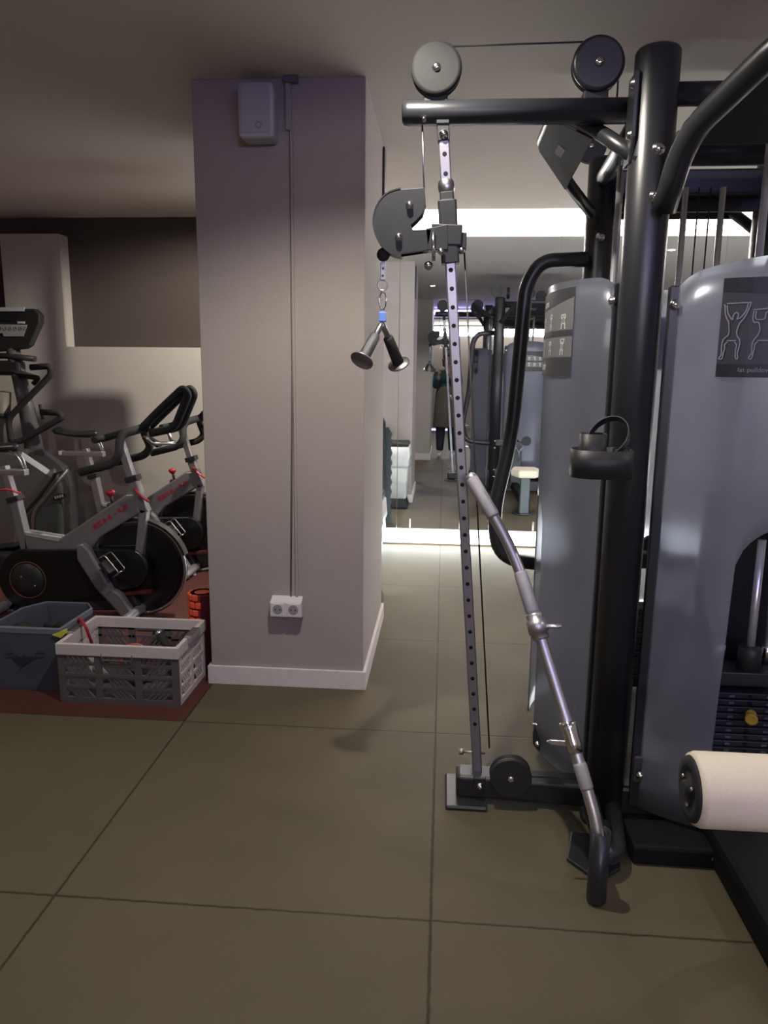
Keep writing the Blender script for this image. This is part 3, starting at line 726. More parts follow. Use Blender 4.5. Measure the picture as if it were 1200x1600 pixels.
# base: foot plate, beam, wheel
MB().box((.105, AY-.0, .008), (.135, .20, .014)).build('foot_plate', black, CM, .006)
MB().tube([(.072, AY-.01, .055), (.085, AY-.01, .055), (.50, AY-.03, .055)], [.034, .042, .042], 4, up=(0, 0, 1), ry=[.034, .038, .038], sq=True).build('arm_base_beam', black, CM, .010)
disc((.243, AY-.066, .114), .066, w=.045)
MB().box((.243, AY-.03, .10), (.05, .05, .03)).build('pulley_bracket', black, CM, .003)
MB().box((.243, AY, .10), (.07, .05, .02)).build('pulley_bracket', black, CM, .003)
MB().box((.146, AY-.05, .068), (.040, .016, .052)).build('rail_foot', black, CM, .003)
bolt((.149, AY-.060, .066), (0, -1, 0), .009)
MB().cyl((.085, AY, .152), (.165, AY, .150), .004, 10).build('stop_screw', zinc, CM)
MB().cyl((.080, AY, .152), (.094, AY, .152), .010, 6).build('stop_nut', mat('brass_nut', (.6, .55, .4), .35, 1.0), CM)
MB().cyl((.30, AY-.03, .094), (.50, AY-.03, .094), .0026, 8).build('cable', blackm, CM)
# bolts and tab at the left cover's lower corner
q = at(840, 1160, 2.42); MB().prism([q+Vector((-.012, 0, .06)), q+Vector((.0, 0, .03)), q+Vector((.012, 0, .0)), q+Vector((.010, 0, -.035)), q+Vector((-.014, 0, -.01)), q+Vector((-.018, 0, .03))], (0, .01, 0)).build('cover_bracket', blackm, CM, .002)
bolt(q+Vector((.0, -.002, -.005)), (0, -1, 0), .008); q2 = at(838, 1132, 2.42)
MB().cyl(q2+Vector((-.014, 0, 0)), q2+Vector((.014, 0, 0)), .005, 10).build('bolt', chrome, CM)

# ---- base feet, low parts at the front ----
mb = MB().tube(rounded([(.50, 2.22, .075), (.47, 2.00, .10), (.475, 1.86, .07), (.52, 1.90, .06), (.55, 2.1, .07)], .05), .025, 14)
mb.build('base_loop', black, CM)
MB().prism([(.385, 1.93, .0), (.46, 1.84, .0), (.53, 1.90, .0), (.56, 2.05, .0), (.42, 2.06, .0)], (0, 0, .012)).build('foot_plate', black, CM, .004)
HB = Vector((.437, 1.77, 0))
hd = MB().lathe((HB.x, HB.y, .004), (0, 0, 1), [(.022, 0), (.026, .006), (.026, .206), (.0235, .206), (.0235, .03), (.002, .03)], 30).build('bar_holder', black, CM)
MB().tube([(HB.x, HB.y+.02, .09), (.50, 1.98, .09)], .018, 12).build('holder_arm', black, hd)
MB().box((.66, 2.12, .20), (.11, .03, .085)).build('lower_bracket', mat('dark_grey_bracket', (.05, .05, .055), .4), CM, .004)
bolt((.62, 2.09, .19), (0, -1, 0), .010); p = at(1113, 1294, 2.05); bolt((p.x, 2.06, p.z), (0, -1, 0), .011); bolt((.80, 1.929, .035), (0, -1, 0), .010)
MB().box((.95, 2.00, .032), (.76, .14, .06)).build('front_base', lowblack, CM, .01)
# lat station: floor beam to the camera, roller pad, seat
MB().box((.875, 1.42, .055), (.17, 1.30, .10)).build('station_beam', lowblack, CM, .02)
MB().box((.875, .80, .02), (.34, .12, .04)).build('station_foot', black, CM, .012)
MB().tube([(.875, 1.62, .08), (.875, 1.55, .40), (.875, 1.42, .66)], .032, 14).build('knee_post', black, CM)
for (xa, xb) in ((.515, .80), (.95, 1.235)):
    o = MB().lathe((xa, 1.40, .560), (1, 0, 0), [(.060, 0), (.070, .004), (.074, .014), (.074, xb-xa-.014), (.068, xb-xa)], 40).build('roller_pad', cream, CM, label='cream roller pad')
    e = xa if xa < .8 else xb
    s_ = -1 if xa < .8 else 1
    MB().lathe((e, 1.40, .560), (s_, 0, 0), [(.066, -.004), (.064, .003), (.045, .005), (.040, .001), (.018, .001), (.018, .008), (.002, .009)], 36).build('end_cap', rubber, o)
    for a_ in (.5, 2.6, 4.4):
        MB().sphere((e+s_*.006, 1.40+.03*cos(a_), .558+.03*sin(a_)), .0045, 8, n=6).build('cap_screw', steel, o)
MB().cyl((.50, 1.40, .560), (1.25, 1.40, .560), .016).build('roller_axle', black, CM)
MB().box((.875, 1.02, .47), (.30, .34, .07)).build('seat', cream, CM, .03, label='cream seat pad')
MB().box((.875, 1.10, .25), (.09, .07, .40)).build('seat_post', black, CM, .01)
# rear station: seat facing the mirror
seat = [(.70, 4.46), (.93, 4.46), (.965, 4.64), (.90, 4.78), (.73, 4.78), (.67, 4.62)]
MB().prism([(x, y, .395) for x, y in seat], (0, 0, .075)).build('seat', cream, CM, .022, label='cream seat pad at the rear station')
MB().box((.815, 4.56, .20), (.09, .10, .36)).build('seat_post', mat('grey_seat_post', (.08, .10, .11), .4), CM, .01)
MB().lathe((.815, 4.50, 0), (0, 0, 1), [(.11, 0), (.11, .012), (.10, .018)], 30).build('seat_foot', black, CM)
MB().box((.84, 3.86, .10), (.08, 1.30, .09)).build('station_beam', lowblack, CM, .012)
MB().box((.84, 3.32, .36), (.12, .07, .50)).build('foot_bracket', black, CM, .01)
MB().tube(rounded([(.90, 3.42, .56), (.86, 3.42, .50), (.82, 3.42, .56), (.86, 3.42, .50), (.86, 3.42, .40)], .01), .005, 8).build('cable_handle', steel, CM)

# bent grab tube
Yg = 3.10
gp = [(918, 405), (846, 408), (822, 445), (800, 680), (771, 800), (778, 872), (862, 884)]
gpts = [at(x, y, Yg) for x, y in gp]; gpts = [Vector((p.x, Yg, p.z)) for p in gpts]
gpts.append(Vector((P2.x, Yg, gpts[-1].z)))
MB().tube(rounded(gpts, .12, 8), .029, 18).build('grab_tube', black, CM)

# accessory tray on the near post
TC = Vector((.430, 2.03, 1.105))
def racetrack(cx, cy, a, b, n=40): return [(cx+a*(abs(cos(t))**.75)*(1 if cos(t) > 0 else -1), cy+b*(abs(sin(t))**.75)*(1 if sin(t) > 0 else -1)) for t in [2*pi*i/n for i in range(n)]]
ro = racetrack(TC.x, TC.y, .082, .062); ri = racetrack(TC.x, TC.y, .079, .059)
mb = MB(); mb.ring_loft([[Vector((x, y, 1.105)) for x, y in ri], [Vector((x, y, 1.105)) for x, y in ro], [Vector((x, y, 1.180)) for x, y in ro], [Vector((x, y, 1.180)) for x, y in ri]], closed=True)
mb.ring_loft([[Vector((x, y, 1.105)) for x, y in ro], [Vector((x, y, 1.109)) for x, y in ro]])
tray = mb.build('accessory_tray', blackm, CM)
MB().box((.495, 2.08, 1.15), (.05, .06, .06)).build('tray_bracket', blackm, tray, .004)

# ================= LAT BAR leaning in the holder =================
LBt = at(737, 748, 2.16); B1 = at(803, 862, 2.07); B2 = at(897, 1165, 1.86); B3 = Vector((HB.x-.003, HB.y+.002, .206)); B4 = Vector((HB.x+.003, HB.y-.003, .05))
bl = empty('lat_pulldown_bar', (HB.x, HB.y, .03), 'silver bent lat bar leaning in the black tube holder beside the machine', 'exercise bar')
path = rounded([LBt, B1, B2, B3, B4], .10, 8)
MB().tube(path, .0160, 18).build('bar', zinc, bl)
def along(a, b, t): return lerp(a, b, t)
d1 = (B1-LBt).normalized(); d2 = (B2-B1).normalized(); d3 = (B3-B2).normalized()
def grip(a, d, L_, name='knurled_grip', R=.0195):
    MB().tube([a, a+d*.006, a+d*(L_-.006), a+d*L_], [R-.002, R, R, R-.002], 20).build(name, mat('knurled_steel', (.55, .54, .60), .5, .9, bump=.9, scale=900), bl)
grip(LBt-d1*.003, d1, .135); grip(B1+d2*.06, d2, .12); grip(B2+d3*.045, d3, .07, R=.0182)
MB().sphere(LBt, .0185, sc=(1, 1, 1)).build('end_cap', zinc, bl)
hub = lerp(B1, B2, .40)
MB().tube([hub-d2*.038, hub-d2*.032, hub-d2*.020, hub-d2*.019, hub+d2*.019, hub+d2*.020, hub+d2*.034, hub+d2*.038], [.019, .024, .021, .028, .028, .022, .024, .019], 24).build('centre_hub', zinc, bl)
sd = Vector((1, -.15, .10)).normalized()
hk = MB().tube([hub+sd*.018, hub+sd*.050, hub+sd*.066], [.010, .009, .007], 12, ry=[.005, .005, .005], up=(0, 0, 1)).build('hanging_eye', zinc, bl)
c2 = B2-d2*.035
MB().tube([c2-d2*.03, c2-d2*.024, c2-d2*.012, c2+d2*.012, c2+d2*.03, c2+d2*.055], [.019, .025, .024, .021, .0215, .019], 22).build('collar', chrome, bl)
cl = c2+d2*.02+Vector((-.012, -.006, 0))
MB().prism([cl, cl+Vector((-.045, 0, .000)), cl+Vector((-.058, 0, -.006)), cl+Vector((-.045, 0, -.014)), cl+Vector((0, 0, -.017))], (0, .006, 0)).build('small_clip', chrome, bl, .002)

# ================= CABLE ATTACHMENT, CARABINER, HANDLE =================
def ap(px, py, Y=AY): q = at(px, py, Y); return Vector((q.x, Y, q.z))
c = ap(599, 398)
st = empty('cable_end', (c.x, AY, c.z-.09), 'black rubber ball and steel link hanging from the pulley housing', 'cable end')
MB().sphere(c, .0195).build('stop_ball', rubber, st)
a = ap(599, 410); b = ap(598, 438)
MB().box((a+b)/2, (.0155, .010, (a.z-b.z))).build('flat_link', mat('worn_steel', (.42, .42, .47), .4, .9, bump=.1, scale=80), st, .002)
for zz in (.35, .75): MB().lathe(lerp(a, b, zz)+Vector((0, -.0065, 0)), (0, 1, 0), [(.002, 0), (.0035, .0002), (.0035, .002)], 10).build('rivet', blackm, st)
c = ap(598, 446); MB().torus(c, (0, 1, 0), .0145, .0026).build('ring', steel, st)
c = ap(598, 470)
tag(MB().torus(c, (.35, 1, 0), .011, .0030, sc=(1, 2.3)).build('carabiner', chrome), 'small steel carabiner between the cable ring and the twin-grip handle', 'carabiner')
hr = empty('tricep_handle', ap(598, 500), 'steel V-shaped pulldown handle with two grips and disc ends, hanging from the carabiner', 'handle')
a = ap(598, 487); b = ap(597, 503)
MB().box((a+b)/2, (.024, .012, a.z-b.z), taper=.85).build('swivel_eye', bluetag, hr, .003, label='blue swivel eye')
a = ap(597, 505)
for (ex_, ey_, dyy, gm) in ((571, 563, -.085, mat('dark_steel_grip', (.16, .16, .17), .42, .8, bump=.7, scale=900)), (620, 567, .085, foamgrip)):
    e = ap(ex_, ey_); e.y = AY+dyy; d = (e-a).normalized(); L_ = (e-a).length
    MB().tube([a, a+d*.012, a+d*L_*.5], [.006, .0085, .0095], 14).build('arm', steel, hr)
    MB().tube([a+d*L_*.34, a+d*L_*.36, a+d*L_*.98, a+d*L_], [.0130, .0155, .0180, .0150], 20).build('grip', gm, hr)
    e2 = a+d*L_
    MB().lathe(e2-d*.004, d, [(.012, 0), (.034, .004), (.036, .007), (.034, .010), (.004, .0125)], 36).build('end_disc', mat('worn_disc_steel', (.30, .30, .31), .38, .9, bump=.15, scale=60), hr)

# loose strap lying in the tray
bt = empty('rolled_belt', (.43, 2.03, 1.11), 'black coiled belt standing in the accessory tray on the machine post', 'belt')
rc = racetrack(.405, 2.03, .036, .034, 30); ri2 = racetrack(.405, 2.03, .033, .031, 30)
MB().ring_loft([[Vector((x, y, 1.112)) for x, y in ri2], [Vector((x, y, 1.112)) for x, y in rc], [Vector((x, y, 1.222)) for x, y in rc], [Vector((x, y, 1.222)) for x, y in ri2]], closed=True).build('coil', blackm, bt)
cc = Vector((.445, 2.03, 1.210)); ex_ = Vector((.75, 0, .60)).normalized(); ey_ = Vector((-.42, .55, .72)).normalized()
pts = [cc+ex_*(.060*cos(t))+ey_*(.050*sin(t)) for t in [2*pi*i/36 for i in range(37)]]
nn = ex_.cross(ey_).normalized()
MB().tube(pts, .0016, sq=True, up=nn, ry=.016).build('loop', blackm, bt)

# ================= SPIN BIKES =================
BY = 3.90
def bp(px, py, dy=0.0): q = at(px, py, BY); return Vector((q.x, BY+dy, q.z))
def make_bike(label):
    B = empty('spin_bike', (-1.95, BY, 0), label, 'exercise bike', 'spin bikes in a row')
    # main frame: swept slab from seat post down to the dip and up to the head tube
    poly = [bp(40, 828), bp(100, 838), bp(200, 771), bp(216, 770), bp(222, 800), bp(160, 838), bp(135, 872), bp(42, 858)]
    fr = MB().prism([p+Vector((0, -.030, 0)) for p in poly], (0, .060, 0)).build('main_frame', silverpaint, B, .010)
    # lettering blocks on the frame side
    a = bp(152, 826); b = bp(206, 792); d = (b-a); L_ = d.length; d.normalize(); up = Vector((-d.z, 0, d.x))
    mb = MB()
    for (s0, s1, h0, h1) in ((0, .10, 0, 1), (.12, .24, .55, 1), (.12, .24, 0, .35), (.28, .36, 0, 1), (.36, .44, .4, .6), (.44, .52, 0, 1), (.58, .68, .4, .65), (.72, .80, .2, 1), (.80, .88, 0, .4), (.88, .98, .2, 1)):
        mb.prism([a+d*L_*s0+up*.028*h0, a+d*L_*s1+up*.028*h0, a+d*L_*s1+up*.028*h1, a+d*L_*s0+up*.028*h1], (0, .002, 0))
    for v in mb.bm.verts: v.co.y -= .0318
    mb.build('frame_lettering', redink, fr)
    MB().prism([p+Vector((0, -.034, 0)) for p in (bp(43, 829), bp(100, 838), bp(96, 845), bp(44, 835))], (0, .068, 0)).build('frame_cover', mat('light_grey_trim', (.38, .38, .38), .4), fr, .003)
    # seat tube, post, saddle
    MB().tube([bp(44, 862), bp(24, 778)], .026, sq=True, up=(0, 1, 0), ry=.030).build('seat_tube', silverpaint, B, .004)
    o = MB().tube([bp(26, 790), bp(7, 728)], .019, sq=True, up=(0, 1, 0), ry=.022).build('seat_post', zinc, B, .003)
    MB().box(bp(24, 779), (.070, .074, .030), Euler((0, -.30, 0))).build('clamp_collar', blackm, o, .004)
    MB().tube(rounded([bp(-42, 736), bp(42, 738)], .01), .017, sq=True, up=(0, 1, 0), ry=.024).build('saddle_slider', zinc, B, .003)
    MB().box(bp(-38, 735), (.03, .05, .032)).build('slider_cap', whitepl, B, .006)
    for s_ in (-1, 1): MB().tube(rounded([bp(40, 737, s_*.012), bp(34, 716, s_*.018), bp(18, 702, s_*.02), bp(-10, 699, s_*.03)], .05), .005, 8).build('saddle_rail', chrome, B)
    # saddle: loft of half ellipses
    sd = MB(); rings = []
    n0 = bp(30, 700); t0 = bp(-50, 692)
    for i in range(13):
        t = i/12; c = lerp(t0, n0, t)
        w = .085*(1-t)**.6*(1 if t > .05 else .7)+.020 ; w = min(w, .085) if t < .5 else .016+.045*max(0, (1-t)/.5)**1.3+.004
        if i == 0: w *= .7
        h = .030 if i not in (0, 12) else .016
        c = c+Vector((0, 0, .012*sin(pi*t)*-1))
        rings.append([c+Vector((0, w*cos(2*pi*j/20), h*sin(2*pi*j/20)*(1 if sin(2*pi*j/20) > 0 else .75))) for j in range(20)])
    sd.ring_loft(rings); sd.build('saddle', mat('black_saddle_vinyl', (.02, .02, .022), .3, bump=.1, scale=200), B)
    # head tube and handlebar post
    MB().tube([bp(228, 800), bp(209, 752)], .026, sq=True, up=(0, 1, 0), ry=.030).build('head_tube', silverpaint, B, .004)
    o = MB().tube([bp(211, 760), bp(186, 684)], .020, sq=True, up=(0, 1, 0), ry=.023).build('handlebar_post', zinc, B, .003)
    MB().box(bp(208, 747), (.070, .074, .032), Euler((0, -.28, 0))).build('clamp_collar', blackm, o, .004)
    # handlebar
    hb = MB().tube([bp(165, 684, -.02), bp(235, 664, -.02)], .018, 14).build('bar_stem', foamgrip, B)
    for s_ in (-1, 1):
        w = .21 if s_ < 0 else .21
        MB().tube(rounded([bp(228, 668, s_*.03), bp(206, 676, s_*.15), bp(212, 705, s_*w), bp(202, 718, s_*w), bp(154, 730, s_*w)], .05), .022, 14).build('drop_handle', foamgrip, hb)
        MB().tube(rounded([bp(228, 668, s_*.05), bp(250, 646, s_*.06), bp(292, 606, s_*.055), bp(299, 616, s_*.05), bp(278, 668, s_*.05), bp(240, 676, s_*.045)], .045), .022, 14).build('aero_loop', foamgrip, hb)
    MB().tube(rounded([bp(246, 678, -.16), bp(252, 690, -.14), bp(275, 692, 0), bp(252, 690, .14), bp(246, 678, .16)], .06), .010, 12).build('cross_handle', steel, hb)
    MB().tube([bp(160, 685, -.10), bp(166, 684, 0), bp(160, 685, .10)], .019, 14).build('rear_grip', foamgrip, hb)
    MB().box(bp(236, 690, .02), (.10, .07, .022), Euler((0, .5, 0))).build('small_computer', blackm, hb, .006)
    # brake knob and lever
    kb = MB().cyl(bp(176, 790, 0), bp(173, 772, 0), .009, 12).build('tension_rod', blackm, B)
    MB().lathe(bp(173, 776, 0), (-.1, 0, 1), [(.010, 0), (.020, .012), (.026, .020), (.025, .030), (.014, .038), (.002, .040)], 24).build('tension_knob', redp, kb)
    MB().lathe(bp(173, 790, 0), (-.1, 0, 1), [(.020, -.01), (.022, .004), (.014, .014)], 20).build('knob_base', blackm, kb)
    MB().tube(rounded([bp(214, 762, -.035), bp(224, 772, -.045), bp(238, 782, -.045)], .02), .010, 10, ry=.006).build('red_lever', redp, B)
    MB().tube(rounded([bp(38, 770, -.03), bp(20, 762, -.05), bp(-2, 765, -.06)], .02), .009, 10, ry=.006).build('seat_lever', redp, B)
    # flywheel
    fw = bp(216, 888, .035)
    f = MB().lathe(fw+Vector((0, -.020, 0)), (0, 1, 0), [(.262, 0), (.268, .004), (.268, .036), (.262, .04)], 64).build('flywheel', mat('black_gloss_disc', (.012, .012, .014), .22, spec=.6), B)
    MB().torus(fw+Vector((0, -.021, 0)), (0, 1, 0), .266, .010, 72, 8).build('silver_rim', zinc, f)
    MB().torus(fw+Vector((0, -.022, 0)), (0, 1, 0), .235, .0015, 64, 6).build('red_ring', mat('dull_red_ring', (.12, .015, .02), .5), f)
    MB().lathe(fw+Vector((0, -.045, 0)), (0, 1, 0), [(.03, 0), (.04, .008), (.04, .04)], 24).build('wheel_hub', blackm, f)
    # wheel shroud / guard
    gp_ = []
    for i in range(15):
        t = radians(150-i*9.5); gp_.append(fw+Vector((.285*cos(t), 0, .285*sin(t))))
    inner = [fw+(p-fw)*.86 for p in reversed(gp_)]
    MB().prism([p+Vector((0, -.03, 0)) for p in gp_+inner], (0, .06, 0)).build('wheel_guard', blackm, B, .004)
    MB().tube([bp(226, 795), bp(222, 840), bp(217, 885)], .022, sq=True, up=(0, 1, 0), ry=.03).build('fork', silverpaint, B, .004)
    # chain guard: stadium shape with round end near the crank and rear
    gc = bp(52, 902, -.055)
    def circ(c, r, a0, a1, n): return [c+Vector((r*cos(radians(lerp(a0, a1, i/n))), 0, r*sin(radians(lerp(a0, a1, i/n))))) for i in range(n+1)]
    c2 = bp(205, 885, -.055)
    outl = circ(gc, .178, 80, 280, 20)+circ(c2, .115, -80, 80, 12)
    cg = MB().prism(outl, (0, .045, 0)).build('chain_guard', mat('black_gloss_guard', (.010, .010, .012), .25, spec=.6), B, .008)
    MB().torus(gc+Vector((0, -.002, 0)), (0, 1, 0), .105, .0028, 48, 6).build('red_ring', mat('dull_copper_ring', (.22, .08, .07), .4), cg)
    MB().lathe(gc+Vector((0, -.012, 0)), (0, 1, 0), [(.03, 0), (.095, .004), (.098, .012)], 40).build('guard_hub', blackm, cg)
    for q in ((-.03, .02), (.045, -.03)): MB().sphere(gc+Vector((q[0], -.012, q[1])), .006, 8, n=6).build('guard_screw', chrome, cg)
    MB().tube([bp(78, 934, -.02), bp(240, 922, -.02)], .010, sq=True, up=(0, 1, 0), ry=.02).build('red_rail', mat('dark_red_rail', (.10, .012, .015), .6), B)
    # thick front leg with pedal beside it
    leg = [bp(132, 846), bp(142, 842), bp(152, 852), bp(186, 912), bp(200, 920), bp(232, 968), bp(214, 970), bp(185, 936), bp(162, 912), bp(134, 868)]
    MB().prism([p+Vector((0, -.105, 0)) for p in leg], (0, .05, 0)).build('front_leg', silverpaint, B, .012)
    for pc, s_ in ((bp(190, 873, -.18), 1), (bp(92, 905, .20), -1)):
        pd = MB().box(pc, (.075, .085, .022), Euler((0, .9, 0))).build('pedal', blackm, B, .004)
        e = Vector((cos(.9), 0, -sin(.9))); n_ = Vector((sin(.9), 0, cos(.9)))
        fr_ = [pc+e*.065+n_*.012, pc+e*.065+n_*.052, pc-e*.055+n_*.052, pc-e*.060+n_*.012]
        for w_ in (-.04, .04): MB().tube(rounded([q+Vector((0, w_, 0)) for q in fr_], .012), .0035, 8).build('toe_cage', chrome, pd)
        MB().tube([fr_[1]+Vector((0, -.04, 0)), fr_[1]+Vector((0, .04, 0))], .0035, 8).build('toe_cage', chrome, pd)
    cr0 = bp(152, 892, -.07)
    MB().tube([cr0, bp(190, 873, -.125)], .011, 10, ry=.006).build('crank_arm', steel, B)
    MB().lathe(cr0+Vector((0, -.02, 0)), (0, 1, 0), [(.012, 0), (.016, .004), (.016, .09)], 16).build('crank_axle', steel, B)
    # stabilisers and rear leg
    for c, L_ in ((bp(220, 962), .50), (bp(14, 955), .56)):
        s = MB().tube([(c.x, BY-L_/2, .035), (c.x, BY-L_/2+.01, .035), (c.x, BY+L_/2-.01, .035), (c.x, BY+L_/2, .035)], [.022, .028, .028, .022], 16).build('stabiliser', silverpaint, B)
        for s_ in (-1, 1): MB().lathe((c.x, BY+s_*(L_/2-.05), 0), (0, 0, 1), [(.022, 0), (.022, .01), (.012, .03)], 16).build('levelling_foot', rubber, s)
    MB().prism([p+Vector((0, -.03, 0)) for p in (bp(30, 880), bp(60, 880), bp(25, 955), bp(0, 955))], (0, .06, 0)).build('rear_leg', silverpaint, B, .01)
    MB().prism([p+Vector((0, -.03, 0)) for p in (bp(30, 930), bp(210, 925), bp(225, 952), bp(10, 952))], (0, .06, 0)).build('base_rail', blackm, B, .01)
    return B
bike = make_bike('silver and black spin bike nearest the storage boxes, with red knob and red frame lettering')
bike2 = copy_tree(bike); bike2.location = Vector((-1.95+.01, BY+.93, 0)); bike2['label'] = 'silver and black spin bike standing behind the nearest one, half hidden by the pillar'
# ================= ELLIPTICAL TRAINER =================
EY = 4.97
def ep(px, py, dy=0.0): q = at(px, py, EY+dy); return Vector((q.x, EY+dy, q.z))
E_ = empty('elliptical_trainer', (-2.80, EY, 0), 'tall grey elliptical trainer with black handles and a keypad console by the left wall', 'exercise machine')
body = [ep(52, 700), ep(104, 735), ep(74, 775), ep(52, 800), ep(48, 850), ep(-40, 860), ep(-60, 740), ep(10, 690)]
MB().prism([p+Vector((0, -.14, 0)) for p in body], (0, .28, 0)).build('silver_shell', brushed, E_, .05)
pan = [ep(104, 735), ep(110, 760), ep(110, 850), ep(52, 858), ep(52, 802), ep(76, 775)]
MB().prism([p+Vector((0, -.135, 0)) for p in pan], (0, .27, 0)).build('side_panel', darkgreen, E_, .02)
MB().tube(rounded([ep(106, 733, -.15), ep(74, 774, -.15), ep(52, 800, -.15), ep(50, 850, -.15)], .06), .012, 10).build('trim_strip', steel, E_)
c = ep(93, 776, -.14)
lg = MB().lathe(c+Vector((0, -.004, 0)), (0, 1, 0), [(.030, 0), (.034, .002), (.034, .006)], 28)
for v in lg.bm.verts: v.co = c+Matrix.Rotation(-.22, 3, 'Y')@Vector(((v.co.x-c.x)*1.5, v.co.y-c.y, (v.co.z-c.z)*.62))
lg = lg.build('oval_badge', blackm, E_)
mb = MB()
for k in range(4): mb.box(c+Vector((-.026+k*.017, -.006, -.005+k*.0045)), (.011, .002, .018), Euler((0, -.22, 0)))
mb.build('badge_lettering', printw, lg)
MB().tube([ep(60, 735), ep(42, 640), ep(20, 545)], [.070, .055, .045], 16, up=(0, 1, 0), ry=[.06, .05, .045]).build('console_mast', mat('mid_grey_mast', (.11, .105, .11), .4), E_)
# console
cn = [ep(-20, 483), ep(58, 483), ep(66, 492), ep(66, 505), ep(50, 540), ep(42, 545), ep(-20, 552)]
con = MB().prism([p+Vector((0, -.04, 0)) for p in cn], (0, .07, 0)).build('console', blackm, E_, .008)
def quad(pts, name, m, par=con, dy=-.046):
    return MB().prism([ep(*q)+Vector((0, dy, 0)) for q in pts], (0, .006, 0)).build(name, m, par)
quad([(-18, 481), (44, 481), (43, 487), (-18, 487)], 'top_light_strip', mat('pale_strip', (.75, .75, .75), .4))
quad([(-18, 488), (36, 488), (30, 502), (-18, 502)], 'display', screenm)
quad([(-18, 507), (48, 508), (42, 526), (12, 526), (10, 521), (-18, 522)], 'keypad', keypad)
quad([(33, 503), (44, 503), (44, 506), (33, 506)], 'light_button', mat('pale_button', (.7, .7, .7), .4))
for k in range(7):
    q = ep(-8+k*8, 513.5, -.048); MB().torus(q, (0, 1, 0), .0095, .0012, 16, 5).build('key_ring', mat('key_grey', (.2, .2, .2), .5), con)
for (pts, n_) in ([((-20, 556), (10, 556), (55, 561)), 'reading_rack'], [((-20, 582), (20, 580), (55, 590)), 'cup_rack']):
    MB().tube([ep(*q, -.03) for q in pts], [.022, .026, .022], 12, ry=[.02, .02, .02]).build(n_, blackm, E_)
MB().box(ep(10, 575, 0), (.24, .10, .10)).build('cup_holder_block', blackm, E_, .02)
def hnd(pts, r=.021, rad=.07, dy=-.10): return MB().tube(rounded([ep(x, y, dy) for x, y in pts], rad, 7), r, 14).build('handle', foamgrip, E_)
hnd([(48, 574), (78, 572), (80, 585), (12, 655), (18, 690), (32, 690), (98, 652), (92, 645), (64, 644)], rad=.06)
hnd([(30, 588), (62, 590), (52, 600)], r=.016, rad=.03, dy=-.06)
MB().tube([ep(62, 632), ep(67, 655)], .010, 10).build('handle_bracket', blackm, E_)
MB().cyl(ep(4, 612, -.02), ep(2, 700, -.02), .055, 20).build('side_column', mat('taupe_column', (.20, .18, .15), .5), E_)
MB().tube([ep(4, 645, -.03), ep(4, 652, -.03)], .058, 20).build('column_band', blackm, E_)
MB().box((-3.10, EY, .05), (.9, .40, .10)).build('base_frame', blackm, E_, .02)

# ================= STORAGE CRATE AND BOX =================
CX0, CX1, CY0, CY1, CH = -1.572, -1.062, 2.775, 3.125, .262
cr = empty('folding_crate', ((CX0+CX1)/2, (CY0+CY1)/2, 0), 'grey folding plastic crate with an off-white rim, full of exercise accessories, left of the pillar', 'crate')
mb = MB()
T = .012
mb.box(((CX0+CX1)/2, (CY0+CY1)/2, .011), (CX1-CX0-.028, CY1-CY0-.028, .016)); mb.build('crate_floor', greypl, cr, .003)
def rimring(z0, z1, grow, m, name):
    a = [(CX0-grow, CY0-grow), (CX1+grow, CY0-grow), (CX1+grow, CY1+grow), (CX0-grow, CY1+grow)]
    b = [(CX0+T, CY0+T), (CX1-T, CY0+T), (CX1-T, CY1-T), (CX0+T, CY1-T)]
    return MB().ring_loft([[Vector((*p, z0)) for p in b], [Vector((*p, z0)) for p in a], [Vector((*p, z1)) for p in a], [Vector((*p, z1)) for p in b]], closed=True, smooth=False).build(name, m, cr, .003)
rimring(.212, CH, .006, cratewhite, 'rim')
def side(a, b, m, name, handle=False):
    """lattice side wall between a and b (ground points)"""
    a = Vector(a); b = Vector(b); ex = (b-a).normalized(); L_ = (b-a).length; nx = Vector((-ex.y, ex.x, 0))*T
    mb = MB()
    def q(s0, s1, z0, z1, k=.15):       # k: how far the bar is set back
        o_ = nx*k
        mb.prism([a+o_+ex*s0+Vector((0, 0, z0)), a+o_+ex*s1+Vector((0, 0, z0)), a+o_+ex*s1+Vector((0, 0, z1)), a+o_+ex*s0+Vector((0, 0, z1))], nx*(1-k-.05))
    q(0, L_, .0, .026, 0); q(0, L_, .118, .132, 0); q(0, L_, .205, .228, 0)
    ncol = 3 if L_ > .4 else 2
    cw = L_/ncol
    for i in range(ncol+1):
        c = min(max(i*cw, .012), L_-.012); q(c-.015, c+.015, .01, .22, .07)
    for i in range(ncol):
        for (z0, z1) in ((.026, .072), (.072, .118), (.132, .173), (.173, .214)):
            s0, s1 = i*cw+.012, (i+1)*cw-.012
            sl = (z1-z0)*.9*(1 if i == ncol-1 and ncol == 3 else -1)
            if handle and i == 1 and z0 > .17: continue
            s = s0-.05
            while s < s1+.05:
                A_ = [s, s+.0135, s+.0135+sl, s+sl]
                if min(A_) > s0-.004 and max(A_) < s1+.004:
                    mb.prism([a+nx*.22+ex*A_[0]+Vector((0, 0, z0)), a+nx*.22+ex*A_[1]+Vector((0, 0, z0)), a+nx*.22+ex*A_[2]+Vector((0, 0, z1)), a+nx*.22+ex*A_[3]+Vector((0, 0, z1))], nx*.65)
                s += .0215
            q(s0-.01, s1+.01, z1-.006, z1+.006, .12)
    o = mb.build(name, m, cr)
    if handle:
        c = a+ex*(L_/2)-nx*.3
        MB().tube([c-ex*.065+Vector((0, 0, .224)), c-ex*.065+Vector((0, 0, .196)), c+ex*.065+Vector((0, 0, .196)), c+ex*.065+Vector((0, 0, .224))], .004, 8).build('handle_lip', m, o)
    return o
